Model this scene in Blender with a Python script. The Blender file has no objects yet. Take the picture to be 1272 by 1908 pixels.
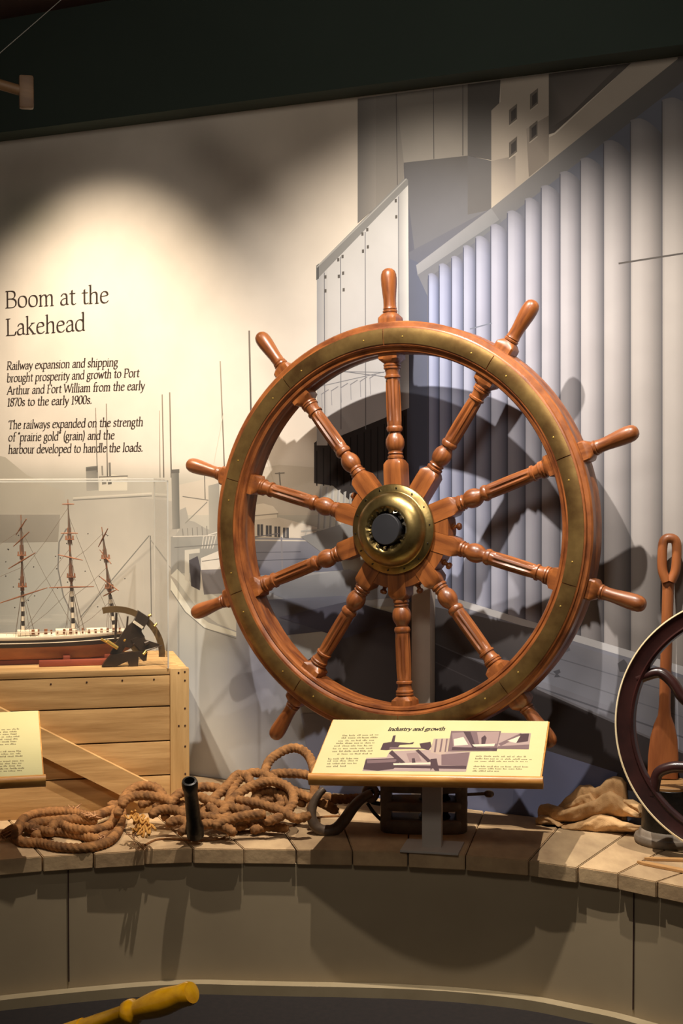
import bpy, bmesh, math, random
from math import sin, cos, pi, radians as R
from mathutils import Vector, Matrix
random.seed(7)
SC = bpy.context.scene
COL = SC.collection

# ---------------------------------------------------------------- camera, world, exposure, lights
H = 1.41                       # eye height
F = 2800.0                     # focal length in photo pixels (1272 wide)
PITCH = R(2.2)
cam_d = bpy.data.cameras.new('camera')
cam_d.sensor_fit = 'HORIZONTAL'; cam_d.sensor_width = 36.0
cam_d.lens = 36.0 * F / 1272.0
cam_d.clip_start = 0.05; cam_d.clip_end = 100
cam = bpy.data.objects.new('camera', cam_d); COL.objects.link(cam)
cam.location = (0, 0, H); cam.rotation_euler = (R(90) - PITCH, 0, 0)
SC.camera = cam
SC.view_settings.view_transform = 'Standard'
SC.view_settings.look = 'None'
SC.view_settings.exposure = 0.15
SC.view_settings.gamma = 1.0
SC.view_settings.use_curve_mapping = False
W_ = bpy.data.worlds.new('gallery_ambient'); SC.world = W_; W_.use_nodes = True
W_.node_tree.nodes['Background'].inputs[0].default_value = (1.0, 0.86, 0.72, 1)
W_.node_tree.nodes['Background'].inputs[1].default_value = 0.075

def spot(name, loc, target, watts, col, angle, blend=0.6, rad=0.02):
    l = bpy.data.lights.new(name, 'SPOT'); l.energy = watts; l.color = col
    l.spot_size = R(angle); l.spot_blend = blend; l.shadow_soft_size = rad
    o = bpy.data.objects.new(name, l); COL.objects.link(o); o.location = loc
    o.rotation_euler = (Vector(target) - Vector(loc)).to_track_quat('-Z', 'Y').to_euler()
    return o
WARM = (1.0, 0.83, 0.62); NEUT = (1.0, 0.90, 0.78)
spot('track_light_text', (-1.16, 4.12, 2.78), (-0.80, 4.97, 1.28), 215, WARM, 66, 1.0, 0.03)
spot('track_light_wheel', (-0.11, 3.54, 2.81), (0.16, 4.28, 0.90), 225, NEUT, 92, 1.0, 0.012)
spot('track_light_silos', (0.55, 3.26, 2.81), (0.80, 4.05, 0.65), 165, NEUT, 74, 1.0, 0.012)
spot('track_light_ship', (-1.15, 3.25, 2.80), (-0.98, 4.35, 0.90), 210, WARM, 38, 0.7, 0.02)
spot('fill_light_wall', (-0.20, 1.60, 2.70), (0.1, 4.60, 1.75), 66, NEUT, 95, 1.0, 0.30)  # soft fill lamp added to lift the whole wall, not a gallery fixture
spot('fill_light_lever', (-0.15, 1.45, 2.75), (-0.42, 2.4, 0.5), 180, WARM, 26, 0.6, 0.03)  # extra lamp, added only to brighten the yellow lever

# ---------------------------------------------------------------- geometry helpers
cP, sP = cos(PITCH), sin(PITCH)
def ray(px, py):
    u = (px - 636.0) / F; v = (954.0 - py) / F
    return Vector((u, cP + v * sP, v * cP - sP))
def at(px, py, y):                      # point seen at photo pixel at distance y
    r = ray(px, py); return Vector((0, 0, H)) + r * (y / r.y)
def atz(px, py, z):                     # point seen at photo pixel on the level z
    r = ray(px, py); return Vector((0, 0, H)) + r * ((z - H) / r.z)
YAW = R(28.0)
WT = Vector((cos(YAW), -sin(YAW), 0))   # along the mural wall, to the right
WN = Vector((sin(YAW), cos(YAW), 0))    # into the wall
WP = Vector((0.371, 4.343, 0))
def wl(u, w, z): return WP + WT * u - WN * w + Vector((0, 0, z))
def onwall(px, py, off=0.0):
    r = ray(px, py); o = Vector((0, 0, H))
    t = ((WP - WN * off - o).dot(WN)) / r.dot(WN)
    return o + r * t
ZS = 0.38                               # top of the plank stage

def sr(c):                              # sRGB 0-255 to linear
    out = []
    for v in c[:3]:
        v = v / 255.0
        out.append(v / 12.92 if v <= 0.04045 else ((v + 0.055) / 1.055) ** 2.4)
    return (out[0], out[1], out[2], 1.0)

# ---------------------------------------------------------------- materials
def mat(name, c1, c2=None, rough=0.6, metal=0.0, scale=(8, 8, 8), detail=4.0, bump=0.0, bscale=60.0,
        coat=0.0, ramp=(0.35, 0.65), attr=None, spec=0.5):
    m = bpy.data.materials.new(name); m.use_nodes = True
    nt = m.node_tree; b = nt.nodes['Principled BSDF']
    b.inputs['Roughness'].default_value = rough; b.inputs['Metallic'].default_value = metal
    b.inputs['Coat Weight'].default_value = coat; b.inputs['Coat Roughness'].default_value = 0.18
    b.inputs['Specular IOR Level'].default_value = spec
    tc = nt.nodes.new('ShaderNodeTexCoord')
    if attr:
        a = nt.nodes.new('ShaderNodeAttribute'); a.attribute_name = attr
        src = a.outputs['Color']
    mp = nt.nodes.new('ShaderNodeMapping'); mp.inputs['Scale'].default_value = scale
    nt.links.new(tc.outputs['Object'], mp.inputs['Vector'])
    nz = nt.nodes.new('ShaderNodeTexNoise'); nz.inputs['Scale'].default_value = 1.0
    nz.inputs['Detail'].default_value = detail; nz.inputs['Roughness'].default_value = 0.6
    nt.links.new(mp.outputs[0], nz.inputs['Vector'])
    cr = nt.nodes.new('ShaderNodeValToRGB')
    cr.color_ramp.elements[0].position = ramp[0]; cr.color_ramp.elements[1].position = ramp[1]
    if attr:
        cr.color_ramp.elements[0].color = sr(c1); cr.color_ramp.elements[1].color = sr(c2)
        nt.links.new(nz.outputs[0], cr.inputs[0])
        mx = nt.nodes.new('ShaderNodeMix'); mx.data_type = 'RGBA'; mx.blend_type = 'MULTIPLY'
        mx.inputs['Factor'].default_value = 1.0
        nt.links.new(cr.outputs[0], mx.inputs['A']); nt.links.new(src, mx.inputs['B'])
        nt.links.new(mx.outputs['Result'], b.inputs['Base Color'])
    else:
        cr.color_ramp.elements[0].color = sr(c1); cr.color_ramp.elements[1].color = sr(c2 or c1)
        nt.links.new(nz.outputs[0], cr.inputs[0])
        nt.links.new(cr.outputs[0], b.inputs['Base Color'])
    if bump:
        bn = nt.nodes.new('ShaderNodeTexNoise'); bn.inputs['Scale'].default_value = bscale; bn.inputs['Detail'].default_value = 3
        nt.links.new(mp.outputs[0] if bscale < 5 else tc.outputs['Object'], bn.inputs['Vector'])
        bp = nt.nodes.new('ShaderNodeBump'); bp.inputs['Strength'].default_value = bump; bp.inputs['Distance'].default_value = 0.004
        nt.links.new(bn.outputs[0], bp.inputs['Height']); nt.links.new(bp.outputs[0], b.inputs['Normal'])
    return m

M = {}
M['varnish'] = mat('varnished_mahogany', (96, 50, 22), (152, 89, 42), 0.4, scale=(34, 34, 4), coat=0.2, detail=6)
M['varnish_rim'] = mat('varnished_rim_wood', (94, 48, 22), (148, 86, 41), 0.4, scale=(12, 50, 12), coat=0.2, detail=6)
M['brass'] = mat('aged_brass', (112, 94, 56), (164, 142, 92), 0.33, 0.95, scale=(9, 9, 9), bump=0.15, bscale=40)
M['brass_band'] = mat('tarnished_brass_band', (104, 76, 44), (160, 130, 78), 0.38, 0.8, scale=(11, 11, 11), ramp=(0.3, 0.72), bump=0.12, bscale=30)
M['black'] = mat('matt_black', (26, 26, 30), (34, 34, 38), 0.55)
M['iron'] = mat('painted_iron', (84, 70, 58), (116, 98, 80), 0.42, 0.2, scale=(14, 14, 14), bump=0.3, bscale=70)
M['iron_dark'] = mat('black_iron', (22, 20, 18), (40, 36, 32), 0.4, 0.4, scale=(20, 20, 20), bump=0.3, bscale=80)
M['burgundy'] = mat('burgundy_paint', (34, 16, 15), (56, 28, 25), 0.3, scale=(10, 10, 10), coat=0.3)
M['cream_line'] = mat('cream_pinstripe', (226, 204, 160), (240, 222, 184), 0.4)
M['crate'] = mat('raw_pine_boards', (152, 112, 62), (208, 168, 112), 0.8, scale=(3, 20, 34), detail=6, ramp=(0.25, 0.7), bump=0.25, bscale=2.0)
M['crate_post'] = mat('raw_pine_post', (180, 142, 88), (208, 170, 114), 0.75, scale=(30, 20, 3), detail=6, bump=0.2, bscale=2.0)
M['gap'] = mat('dark_gap', (50, 24, 18), (58, 30, 22), 0.9)
M['plank'] = mat('weathered_planks', (150, 122, 90), (200, 170, 128), 0.85, scale=(12, 5, 12), detail=8, ramp=(0.25, 0.75), bump=0.3, bscale=45, attr='tone')
M['grey_panel'] = mat('grey_painted_panel', (156, 139, 111), (164, 147, 118), 0.8, scale=(3, 3, 3))
M['curb'] = mat('painted_curb', (150, 134, 104), (160, 144, 114), 0.6)
M['carpet'] = mat('dark_carpet', (22, 16, 15), (30, 22, 20), 0.95, scale=(60, 60, 60))
M['soffit'] = mat('dark_green_paint', (44, 56, 49), (48, 60, 53), 0.85, scale=(2, 2, 2))
M['ceiling'] = mat('dark_red_ceiling', (40, 18, 16), (48, 24, 20), 0.9)
M['wallpaint'] = mat('wall_paint', (190, 182, 170), (196, 188, 176), 0.9)
M['post'] = mat('pale_grey_paint', (172, 162, 152), (180, 170, 160), 0.55)
M['nosing'] = mat('oak_nosing', (178, 118, 50), (214, 156, 82), 0.4, scale=(4, 40, 40), coat=0.2)
M['panel_print'] = mat('cream_print', (196, 188, 138), (200, 192, 143), 0.32, coat=0.25, attr=None)
M['ink'] = mat('dark_ink', (58, 46, 40), (64, 52, 46), 0.8)
M['ink_soft'] = mat('faded_ink', (104, 92, 64), (112, 100, 72), 0.8)
M['rope'] = mat('tarred_manila', (98, 64, 32), (164, 114, 64), 0.9, scale=(30, 30, 30), detail=6, bump=0.3, bscale=300)
M['twine'] = mat('yellow_twine', (180, 122, 48), (206, 152, 74), 0.8, scale=(40, 40, 40))
M['fray'] = mat('frayed_fibre', (150, 104, 72), (190, 146, 104), 0.9, scale=(40, 40, 40))
M['burlap'] = mat('tan_canvas', (178, 138, 92), (208, 168, 118), 0.9, scale=(14, 14, 14), bump=0.35, bscale=420)
M['paddle'] = mat('paddle_wood', (126, 70, 36), (160, 96, 52), 0.45, scale=(30, 30, 4), coat=0.15)
M['paddle_pale'] = mat('pale_paddle_wood', (168, 124, 74), (186, 142, 90), 0.6, scale=(4, 30, 30))
M['yellow'] = mat('yellow_varnish', (186, 134, 14), (216, 164, 24), 0.22, scale=(6, 40, 40), coat=0.6)
M['copper'] = mat('copper_hull', (142, 84, 40), (166, 102, 52), 0.5, scale=(10, 30, 30))
M['hull_black'] = mat('black_hull', (28, 24, 24), (36, 30, 28), 0.45)
M['ship_white'] = mat('model_white', (214, 200, 176), (224, 210, 186), 0.6)
M['ship_wood'] = mat('model_spar_wood', (112, 66, 40), (146, 92, 58), 0.6, scale=(40, 40, 40))
M['ship_black'] = mat('model_black', (30, 24, 22), (40, 32, 28), 0.6)
M['thread'] = mat('rigging_thread', (86, 70, 58), (100, 84, 70), 0.9)
M['stand_red'] = mat('red_stain_stand', (120, 50, 30), (140, 64, 40), 0.5)
M['sextant_dark'] = mat('bronzed_sextant', (44, 34, 26), (74, 58, 44), 0.35, 0.4)
M['sextant_limb'] = mat('worn_brass_limb', (110, 84, 46), (136, 106, 62), 0.45, 0.6)
M['gold'] = mat('bright_brass', (206, 168, 76), (226, 192, 104), 0.25, 0.6)
M['old_paddle'] = mat('old_paddle_wood', (96, 68, 42), (122, 90, 58), 0.6, scale=(4, 30, 30))
M['torn'] = mat('torn_bright_metal', (196, 186, 160), (226, 218, 196), 0.22, 1.0)
M['steel_wire'] = mat('thin_wire', (120, 116, 108), (130, 126, 118), 0.5)

def glass_mat(name, tint, haze):
    m = bpy.data.materials.new(name); m.use_nodes = True; nt = m.node_tree
    nt.nodes.clear()
    out = nt.nodes.new('ShaderNodeOutputMaterial')
    tr = nt.nodes.new('ShaderNodeBsdfTransparent'); tr.inputs[0].default_value = tint
    df = nt.nodes.new('ShaderNodeBsdfDiffuse'); df.inputs[0].default_value = (0.75, 0.73, 0.68, 1)
    gl = nt.nodes.new('ShaderNodeBsdfGlossy'); gl.inputs['Roughness'].default_value = 0.015
    nz = nt.nodes.new('ShaderNodeTexNoise'); nz.inputs['Scale'].default_value = 6
    m1 = nt.nodes.new('ShaderNodeMixShader'); m2 = nt.nodes.new('ShaderNodeMixShader')
    mr = nt.nodes.new('ShaderNodeMapRange'); mr.inputs['To Min'].default_value = haze * 0.6; mr.inputs['To Max'].default_value = haze * 1.4
    lw = nt.nodes.new('ShaderNodeLayerWeight'); lw.inputs[0].default_value = 0.5
    pw = nt.nodes.new('ShaderNodeMath'); pw.operation = 'POWER'; pw.inputs[1].default_value = 5.0
    ad = nt.nodes.new('ShaderNodeMath'); ad.operation = 'MULTIPLY_ADD'; ad.inputs[1].default_value = 0.9; ad.inputs[2].default_value = 0.045
    L = nt.links.new
    L(lw.outputs['Facing'], pw.inputs[0]); L(pw.outputs[0], ad.inputs[0])
    L(nz.outputs[0], mr.inputs[0]); L(mr.outputs[0], m1.inputs[0]); L(tr.outputs[0], m1.inputs[1]); L(df.outputs[0], m1.inputs[2])
    L(ad.outputs[0], m2.inputs[0]); L(m1.outputs[0], m2.inputs[1]); L(gl.outputs[0], m2.inputs[2]); L(m2.outputs[0], out.inputs[0])
    return m
M['acrylic'] = glass_mat('clear_acrylic', (0.99, 0.99, 0.985, 1), 0.025)
M['acrylic_edge'] = glass_mat('polished_acrylic_edge', (0.8, 0.8, 0.76, 1), 0.5)

def paint_mat(name, attr, rough=0.85, coat=0.0):
    m = bpy.data.materials.new(name); m.use_nodes = True; nt = m.node_tree
    b = nt.nodes['Principled BSDF']; b.inputs['Roughness'].default_value = rough
    b.inputs['Specular IOR Level'].default_value = 0.2; b.inputs['Coat Weight'].default_value = coat
    a = nt.nodes.new('ShaderNodeAttribute'); a.attribute_name = attr
    tc = nt.nodes.new('ShaderNodeTexCoord')
    nz = nt.nodes.new('ShaderNodeTexNoise'); nz.inputs['Scale'].default_value = 7; nz.inputs['Detail'].default_value = 5
    mr = nt.nodes.new('ShaderNodeMapRange'); mr.inputs['To Min'].default_value = 0.86; mr.inputs['To Max'].default_value = 1.1
    mx = nt.nodes.new('ShaderNodeMix'); mx.data_type = 'RGBA'; mx.blend_type = 'MULTIPLY'; mx.inputs['Factor'].default_value = 1
    L = nt.links.new
    L(tc.outputs['Object'], nz.inputs['Vector']); L(nz.outputs[0], mr.inputs[0])
    L(a.outputs['Color'], mx.inputs['A']); L(mr.outputs[0], mx.inputs['B']); L(mx.outputs['Result'], b.inputs['Base Color'])
    return m
M['mural'] = paint_mat('painted_mural', 'paint')
M['print'] = paint_mat('printed_sheet', 'paint', 0.45, 0.15)

# ---------------------------------------------------------------- object helpers
def link(name, me, m=None, parent=None, smooth=True, sharp=None):
    o = bpy.data.objects.new(name, me); COL.objects.link(o)
    if m: me.materials.append(m)
    if smooth:
        for p in me.polygons: p.use_smooth = True
        if sharp is not None:
            me.set_sharp_from_angle(angle=R(sharp))
    if parent: o.parent = parent
    return o
def obj(name, bm, m=None, parent=None, smooth=True, sharp=40, recalc=True):
    if recalc: bmesh.ops.recalc_face_normals(bm, faces=bm.faces[:])
    me = bpy.data.meshes.new(name); bm.to_mesh(me); bm.free()
    return link(name, me, m, parent, smooth, sharp)
def empty(name, loc, rot=(0, 0, 0)):
    o = bpy.data.objects.new(name, None); COL.objects.link(o); o.location = loc; o.rotation_euler = rot
    o.empty_display_size = 0.05
    return o
def tag(o, label, cat, group=None, kind=None):
    if label: o['label'] = label
    if cat: o['category'] = cat
    if group: o['group'] = group
    if kind: o['kind'] = kind
    return o
def structure(o): o['kind'] = 'structure'; return o

def add_loft(bm, rings, cap=True, closed=False):
    vs = [[bm.verts.new(p) for p in r] for r in rings]
    n = len(vs[0]); K = len(vs)
    for i in range(K if closed else K - 1):
        a, b = vs[i], vs[(i + 1) % K]
        for j in range(n):
            bm.faces.new((a[j], a[(j + 1) % n], b[(j + 1) % n], b[j]))
    if cap and not closed:
        bm.faces.new(vs[0][::-1]); bm.faces.new(vs[-1])
    return vs
def add_box(bm, lo, hi, mtx=None, bev=0.0):
    t = bmesh.new(); bmesh.ops.create_cube(t, size=1)
    for v in t.verts:
        v.co = Vector([(lo[k] + hi[k]) / 2 + v.co[k] * (hi[k] - lo[k]) for k in range(3)])
    if bev: bmesh.ops.bevel(t, geom=t.edges[:], offset=bev, segments=2, affect='EDGES', profile=0.6)
    if mtx is not None: bmesh.ops.transform(t, matrix=mtx, verts=t.verts[:])
    merge(bm, t)
def merge(bm, t):
    me = bpy.data.meshes.new('scratch'); t.to_mesh(me); t.free(); bm.from_mesh(me); bpy.data.meshes.remove(me)
def frames(pts):
    pts = [Vector(p) for p in pts]; n = len(pts); out = []
    tang = [(pts[min(i + 1, n - 1)] - pts[max(i - 1, 0)]).normalized() for i in range(n)]
    up = Vector((0, 0, 1)) if abs(tang[0].z) < 0.9 else Vector((1, 0, 0))
    a = (up - tang[0] * up.dot(tang[0])).normalized()
    for i in range(n):
        a = (a - tang[i] * a.dot(tang[i]))
        a = a.normalized() if a.length > 1e-6 else tang[i].orthogonal().normalized()
        out.append((pts[i], a, tang[i].cross(a)))
    return out
def add_tube(bm, pts, rad, seg=10, cap=True, fn=None):
    rings = []
    for i, (p, a, b) in enumerate(frames(pts)):
        r = rad[i] if isinstance(rad, (list, tuple)) else rad
        rings.append([p + a * (r * cos(2 * pi * k / seg)) + b * (r * sin(2 * pi * k / seg)) for k in range(seg)])
    add_loft(bm, rings, cap)
def add_sweep(bm, pts, prof, cap=True):          # prof: list of (a,b) offsets in the frame
    add_loft(bm, [[p + a * x + b * y for x, y in prof] for p, a, b in frames(pts)], cap)
def add_lathe(bm, prof, seg=32, axis='Z', cap=True, mtx=None):
    rings = []
    for r, h in prof:
        ring = []
        for k in range(seg):
            t = 2 * pi * k / seg; c, s = r * cos(t), r * sin(t)
            p = Vector((c, s, h)) if axis == 'Z' else (Vector((c, -h, s)) if axis == 'Y' else Vector((h, c, s)))
            ring.append(mtx @ p if mtx is not None else p)
        rings.append(ring)
    add_loft(bm, rings, cap)
def smoothpath(pts, per=8):
    pts = [Vector(p) for p in pts]
    P = [pts[0] * 2 - pts[1]] + pts + [pts[-1] * 2 - pts[-2]]
    out = []
    for i in range(1, len(P) - 2):
        p0, p1, p2, p3 = P[i - 1], P[i], P[i + 1], P[i + 2]
        for k in range(per):
            t = k / per
            out.append(0.5 * ((2 * p1) + (p2 - p0) * t + (2 * p0 - 5 * p1 + 4 * p2 - p3) * t * t + (3 * p1 - p0 - 3 * p2 + p3) * t ** 3))
    out.append(pts[-1]); return out
def resample(pts, step):
    out = [pts[0].copy()]; acc = 0.0
    for i in range(1, len(pts)):
        a, b = pts[i - 1], pts[i]; L = (b - a).length
        while L > 1e-9 and acc + L >= step:
            t = (step - acc) / L; a = a.lerp(b, t); out.append(a.copy()); L = (b - a).length; acc = 0.0
        acc += L
    return out

# ---------------------------------------------------------------- room shell
def quad_slab(name, pts, thick, m):
    """slab whose visible face is pts; thickness vector given"""
    bm = bmesh.new(); a = [bm.verts.new(p) for p in pts]; b = [bm.verts.new(Vector(p) + Vector(thick)) for p in pts]
    n = len(a)
    bm.faces.new(a); bm.faces.new(b[::-1])
    for i in range(n): bm.faces.new((a[i], b[i], b[(i + 1) % n], a[(i + 1) % n]))
    return structure(obj(name, bm, m, smooth=False))
ZW = 2.472; ZC = 2.84
quad_slab('floor', [(-4, -1.5, 0), (4, -1.5, 0), (4, 7, 0), (-4, 7, 0)], (0, 0, -0.05), M['carpet'])
quad_slab('ceiling', [(-4, -1.5, ZC), (-4, 7, ZC), (4, 7, ZC), (4, -1.5, ZC)], (0, 0, 0.05), M['ceiling'])
quad_slab('wall_back', [wl(-3.6, 0, 0), wl(2.6, 0, 0), wl(2.6, 0, ZC), wl(-3.6, 0, ZC)], WN * 0.1, M['wallpaint'])
quad_slab('trim_1', [wl(-3.6, 0.115, ZW), wl(2.6, 0.115, ZW), wl(2.6, 0.115, ZC), wl(-3.6, 0.115, ZC)], WN * 0.112, M['soffit'])

# ---------------------------------------------------------------- plank stage
FRONT = [(-240, 1638), (-130, 1620), (-25, 1606), (80, 1597), (175, 1590), (270, 1584), (360, 1581), (455, 1582.5), (553, 1584), (657, 1585.5),
         (760, 1588), (867, 1593), (985, 1603), (1075, 1616), (1151, 1628), (1223, 1643), (1310, 1661), (1400, 1684)]
ANG = {-240: -27, -130: -26, -25: -25, 80: -24, 175: -23, 270: -22, 360: -21, 455: -20, 553: -12, 657: -5, 760: 3, 867: 11, 985: 20, 1075: 29, 1151: 36, 1223: 46, 1310: 50, 1400: 54}
fpts = [atz(px, py, ZS) for px, py in FRONT]
stage = empty('display_stage', (fpts[8].x, fpts[8].y, 0)); SO = Vector((fpts[8].x, fpts[8].y, 0))
tag(stage, 'low curved display stage of weathered planks with a grey painted front', 'stage')
def backpt(p, ang):
    d = Vector((sin(R(ang)), cos(R(ang)), 0)); t = ((WP - WN * 0.012 - p).dot(WN)) / d.dot(WN)
    q = p + d * t; q.z = ZS; return q
bm = bmesh.new(); tl = bm.loops.layers.float_color.new('tone')
rnd = random.Random(3)
for i in range(len(FRONT) - 1):
    a, b = fpts[i], fpts[i + 1]; a2, b2 = backpt(a, ANG[FRONT[i][0]]), backpt(b, ANG[FRONT[i + 1][0]])
    g = 0.0016
    da = (b - a).normalized() * g
    jog = rnd.uniform(-0.007, 0.005); fr = (a - a2).normalized() * jog
    top = [a + da + fr, b - da + fr, b2 - (b2 - a2).normalized() * g, a2 + (b2 - a2).normalized() * g]
    t = bmesh.new()
    vt = [t.verts.new(p) for p in top]; vb = [t.verts.new(p - Vector((0, 0, 0.04))) for p in top]
    t.faces.new(vt); t.faces.new(vb[::-1])
    for k in range(4): t.faces.new((vt[k], vb[k], vb[(k + 1) % 4], vt[(k + 1) % 4]))
    bmesh.ops.recalc_face_normals(t, faces=t.faces[:])
    bmesh.ops.bevel(t, geom=t.edges[:], offset=0.0022, segments=2, affect='EDGES')
    s = rnd.uniform(0.82, 1.08); w = rnd.uniform(0.97, 1.03)
    tt = t.loops.layers.float_color.new('tone')
    for f in t.faces:
        for l in f.loops: l[tt] = (s * w, s, s / w, 1)
    merge(bm, t)
bmesh.ops.translate(bm, verts=bm.verts[:], vec=-SO)
obj('plank_deck', bm, M['plank'], stage, sharp=30)
def offset_front(off):
    out = []
    n = len(fpts)
    for i in range(n):
        d = (fpts[min(i + 1, n - 1)] - fpts[max(i - 1, 0)]).normalized()
        nrm = Vector((d.y, -d.x, 0))
        out.append(fpts[i] + nrm * off)
    return smoothpath(out, 6)
def wallstrip(off0, off1, z0, z1, name, m):
    A = offset_front(off0); B = offset_front(off1); bm = bmesh.new(); rings = []
    for p, q in zip(A, B):
        rings.append([Vector((p.x, p.y, z0)) - SO, Vector((p.x, p.y, z1)) - SO, Vector((q.x, q.y, z1)) - SO, Vector((q.x, q.y, z0)) - SO])
    add_loft(bm, rings); return obj(name, bm, m, stage, sharp=30)
wallstrip(-0.018, -0.05, 0.0, ZS - 0.041, 'front_panel', M['grey_panel'])
wallstrip(0.017, -0.0175, 0.0, 0.027, 'kick_curb', M['curb'])
# pale bare batten of the panel joints
for px in (133, 1182):
    p = atz(px, 1640, 0.33)
    d = min(offset_front(-0.0165), key=lambda q: abs(q.x / q.y - p.x / p.y))
    bm = bmesh.new(); add_box(bm, (d.x - 0.0012 - SO.x, d.y - 0.002 - SO.y, 0.045), (d.x + 0.0012 - SO.x, d.y + 0.002 - SO.y, ZS - 0.042))
    obj('panel_joint', bm, M['gap'], stage, smooth=False)

# ---------------------------------------------------------------- painted mural
mbm = bmesh.new(); ml = mbm.loops.layers.float_color.new('paint')
LAYER = [0.002]
def mface(pts, cols):
    try: f = mbm.faces.new([mbm.verts.new(p) for p in pts])
    except ValueError: return
    for l, c in zip(f.loops, cols): l[ml] = c
def lay():
    LAYER[0] += 0.000006; return LAYER[0]
def poly(pts, c):
    o = lay(); c = sr(c); mface([onwall(x, y, o) for x, y in pts], [c] * len(pts))
def gquad(p4, c4, o=None):
    o = o or lay(); mface([onwall(x, y, o) for x, y in p4], [sr(c) for c in c4])
def line(x0, y0, x1, y1, w, c, c2=None):
    dx, dy = x1 - x0, y1 - y0; L = math.hypot(dx, dy); nx, ny = -dy / L * w / 2, dx / L * w / 2
    c2 = c2 or c
    gquad([(x0 - nx, y0 - ny), (x1 - nx, y1 - ny), (x1 + nx, y1 + ny), (x0 + nx, y0 + ny)], [c, c2, c2, c])
def mixc(a, b, t):
    t = max(0, min(1, t)); return tuple(a[k] + (b[k] - a[k]) * t for k in range(3))
def ss(a, b, x):
    t = max(0.0, min(1.0, (x - a) / (b - a))); return t * t * (3 - 2 * t)
def blob(x, y, cx, cy, rx, ry, ang=0):
    c, s = cos(R(ang)), sin(R(ang)); dx, dy = x - cx, y - cy
    u = (dx * c + dy * s) / rx; v = (-dx * s + dy * c) / ry
    return math.exp(-(u * u + v * v))
def base_col(x, y):
    c = (208, 200, 190)
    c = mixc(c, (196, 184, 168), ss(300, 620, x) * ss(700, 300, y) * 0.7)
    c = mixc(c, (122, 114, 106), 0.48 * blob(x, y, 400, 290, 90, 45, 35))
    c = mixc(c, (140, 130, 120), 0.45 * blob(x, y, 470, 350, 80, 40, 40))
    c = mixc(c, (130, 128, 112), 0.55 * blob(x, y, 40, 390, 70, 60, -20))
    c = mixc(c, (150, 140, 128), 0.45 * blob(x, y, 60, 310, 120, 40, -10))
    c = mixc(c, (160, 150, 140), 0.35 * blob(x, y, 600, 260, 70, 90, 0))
    # harbour haze and water
    c = mixc(c, (176, 172, 162), ss(850, 905, y))
    c = mixc(c, (166, 166, 160), ss(960, 1080, y))
    c = mixc(c, (142, 146, 154), ss(1150, 1330, y))
    c = mixc(c, (120, 126, 148), ss(1300, 1460, y) * ss(420, 640, x))
    c = mixc(c, (214, 215, 212), 0.9 * blob(x, y, 395, 1390, 90, 150))  # pale water, made paler still with lamplight painted into its colour
    c = mixc(c, (96, 100, 128), 0.6 * blob(x, y, 480, 1240, 60, 150))
    return c
NX, NY = 130, 130
gx = [-420 + i * (2150.0 / NX) for i in range(NX + 1)]
gv = {}
for i, x in enumerate(gx):
    top = onwall(x, 272 - 0.1312 * x, 0.002); bot = onwall(x, 1411 + 0.115 * x, 0.002)
    for j in range(NY + 1):
        z = ZS + (ZW - ZS) * j / NY; p = Vector((top.x, top.y, z))
        dy = p.y * cP - (p.z - H) * sP
        py = 954 - F * (((p.z - H) * cP + p.y * sP) / dy)
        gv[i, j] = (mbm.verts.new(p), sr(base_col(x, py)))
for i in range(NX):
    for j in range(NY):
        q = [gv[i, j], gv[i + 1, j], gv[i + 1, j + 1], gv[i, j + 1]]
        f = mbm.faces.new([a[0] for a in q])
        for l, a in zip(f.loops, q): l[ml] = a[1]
def topy(x): return 271 - 0.1308 * x       # just under the soffit

# far hills, breakwater
poly([(-60, 835), (10, 852), (50, 885), (90, 905), (120, 915), (120, 960), (-60, 960)], (176, 170, 158))
gquad([(-60, 955), (112, 958), (108, 1010), (-60, 1012)], [(148, 142, 132), (150, 145, 136), (140, 134, 124), (134, 128, 118)])
line(-60, 957, 112, 957, 4, (178, 172, 160))
poly([(325, 905), (380, 893), (440, 880), (520, 866), (600, 872), (600, 960), (325, 960)], (186, 178, 166))
# big freighter behind the case
hull = [(136, 928), (180, 921), (240, 917), (283, 921), (330, 930), (330, 1250), (170, 1250), (146, 1170), (118, 1110), (108, 1060), (110, 1010), (124, 985)]
poly(hull, (178, 173, 164))
gquad([(240, 925), (330, 935), (330, 1230), (250, 1230)], [(176, 171, 162), (160, 157, 150), (162, 159, 152), (178, 173, 164)])
for k in range(len(hull) - 4): pass
line(136, 928, 283, 919, 3, (200, 194, 182)); line(136, 932, 283, 924, 2, (120, 118, 112))
for a, b in (((110, 1010), (108, 1060)), ((108, 1060), (118, 1110)), ((118, 1110), (146, 1170)), ((124, 985), (110, 1010))):
    line(*a, *b, 2.6, (110, 108, 106))
line(278, 998, 150, 1150, 2, (112, 110, 106)); line(280, 998, 282, 1150, 2, (104, 102, 98)); line(280, 1005, 320, 1062, 1.4, (130, 128, 122))
poly([(184, 915), (186, 890), (210, 884), (237, 889), (237, 914)], (206, 200, 186)); line(184, 889, 238, 887, 2.5, (116, 112, 106))
poly([(190, 898), (198, 897), (198, 902), (190, 903)], (120, 116, 108)); poly([(201, 898), (208, 897), (208, 902), (201, 903)], (90, 86, 80))
gquad([(160, 870), (182, 868), (183, 913), (161, 915)], [(128, 126, 120), (104, 102, 98), (150, 147, 140), (160, 157, 150)])
poly([(160, 872), (182, 870), (182, 876), (160, 878)], (100, 98, 94))
line(178, 760, 181, 880, 1.6, (150, 140, 128), (84, 80, 76)); line(198, 752, 200, 888, 1.8, (140, 130, 118), (74, 70, 66)); line(204, 862, 205, 888, 4, (120, 116, 110)); line(190, 868, 191, 886, 3, (132, 128, 120))
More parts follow.
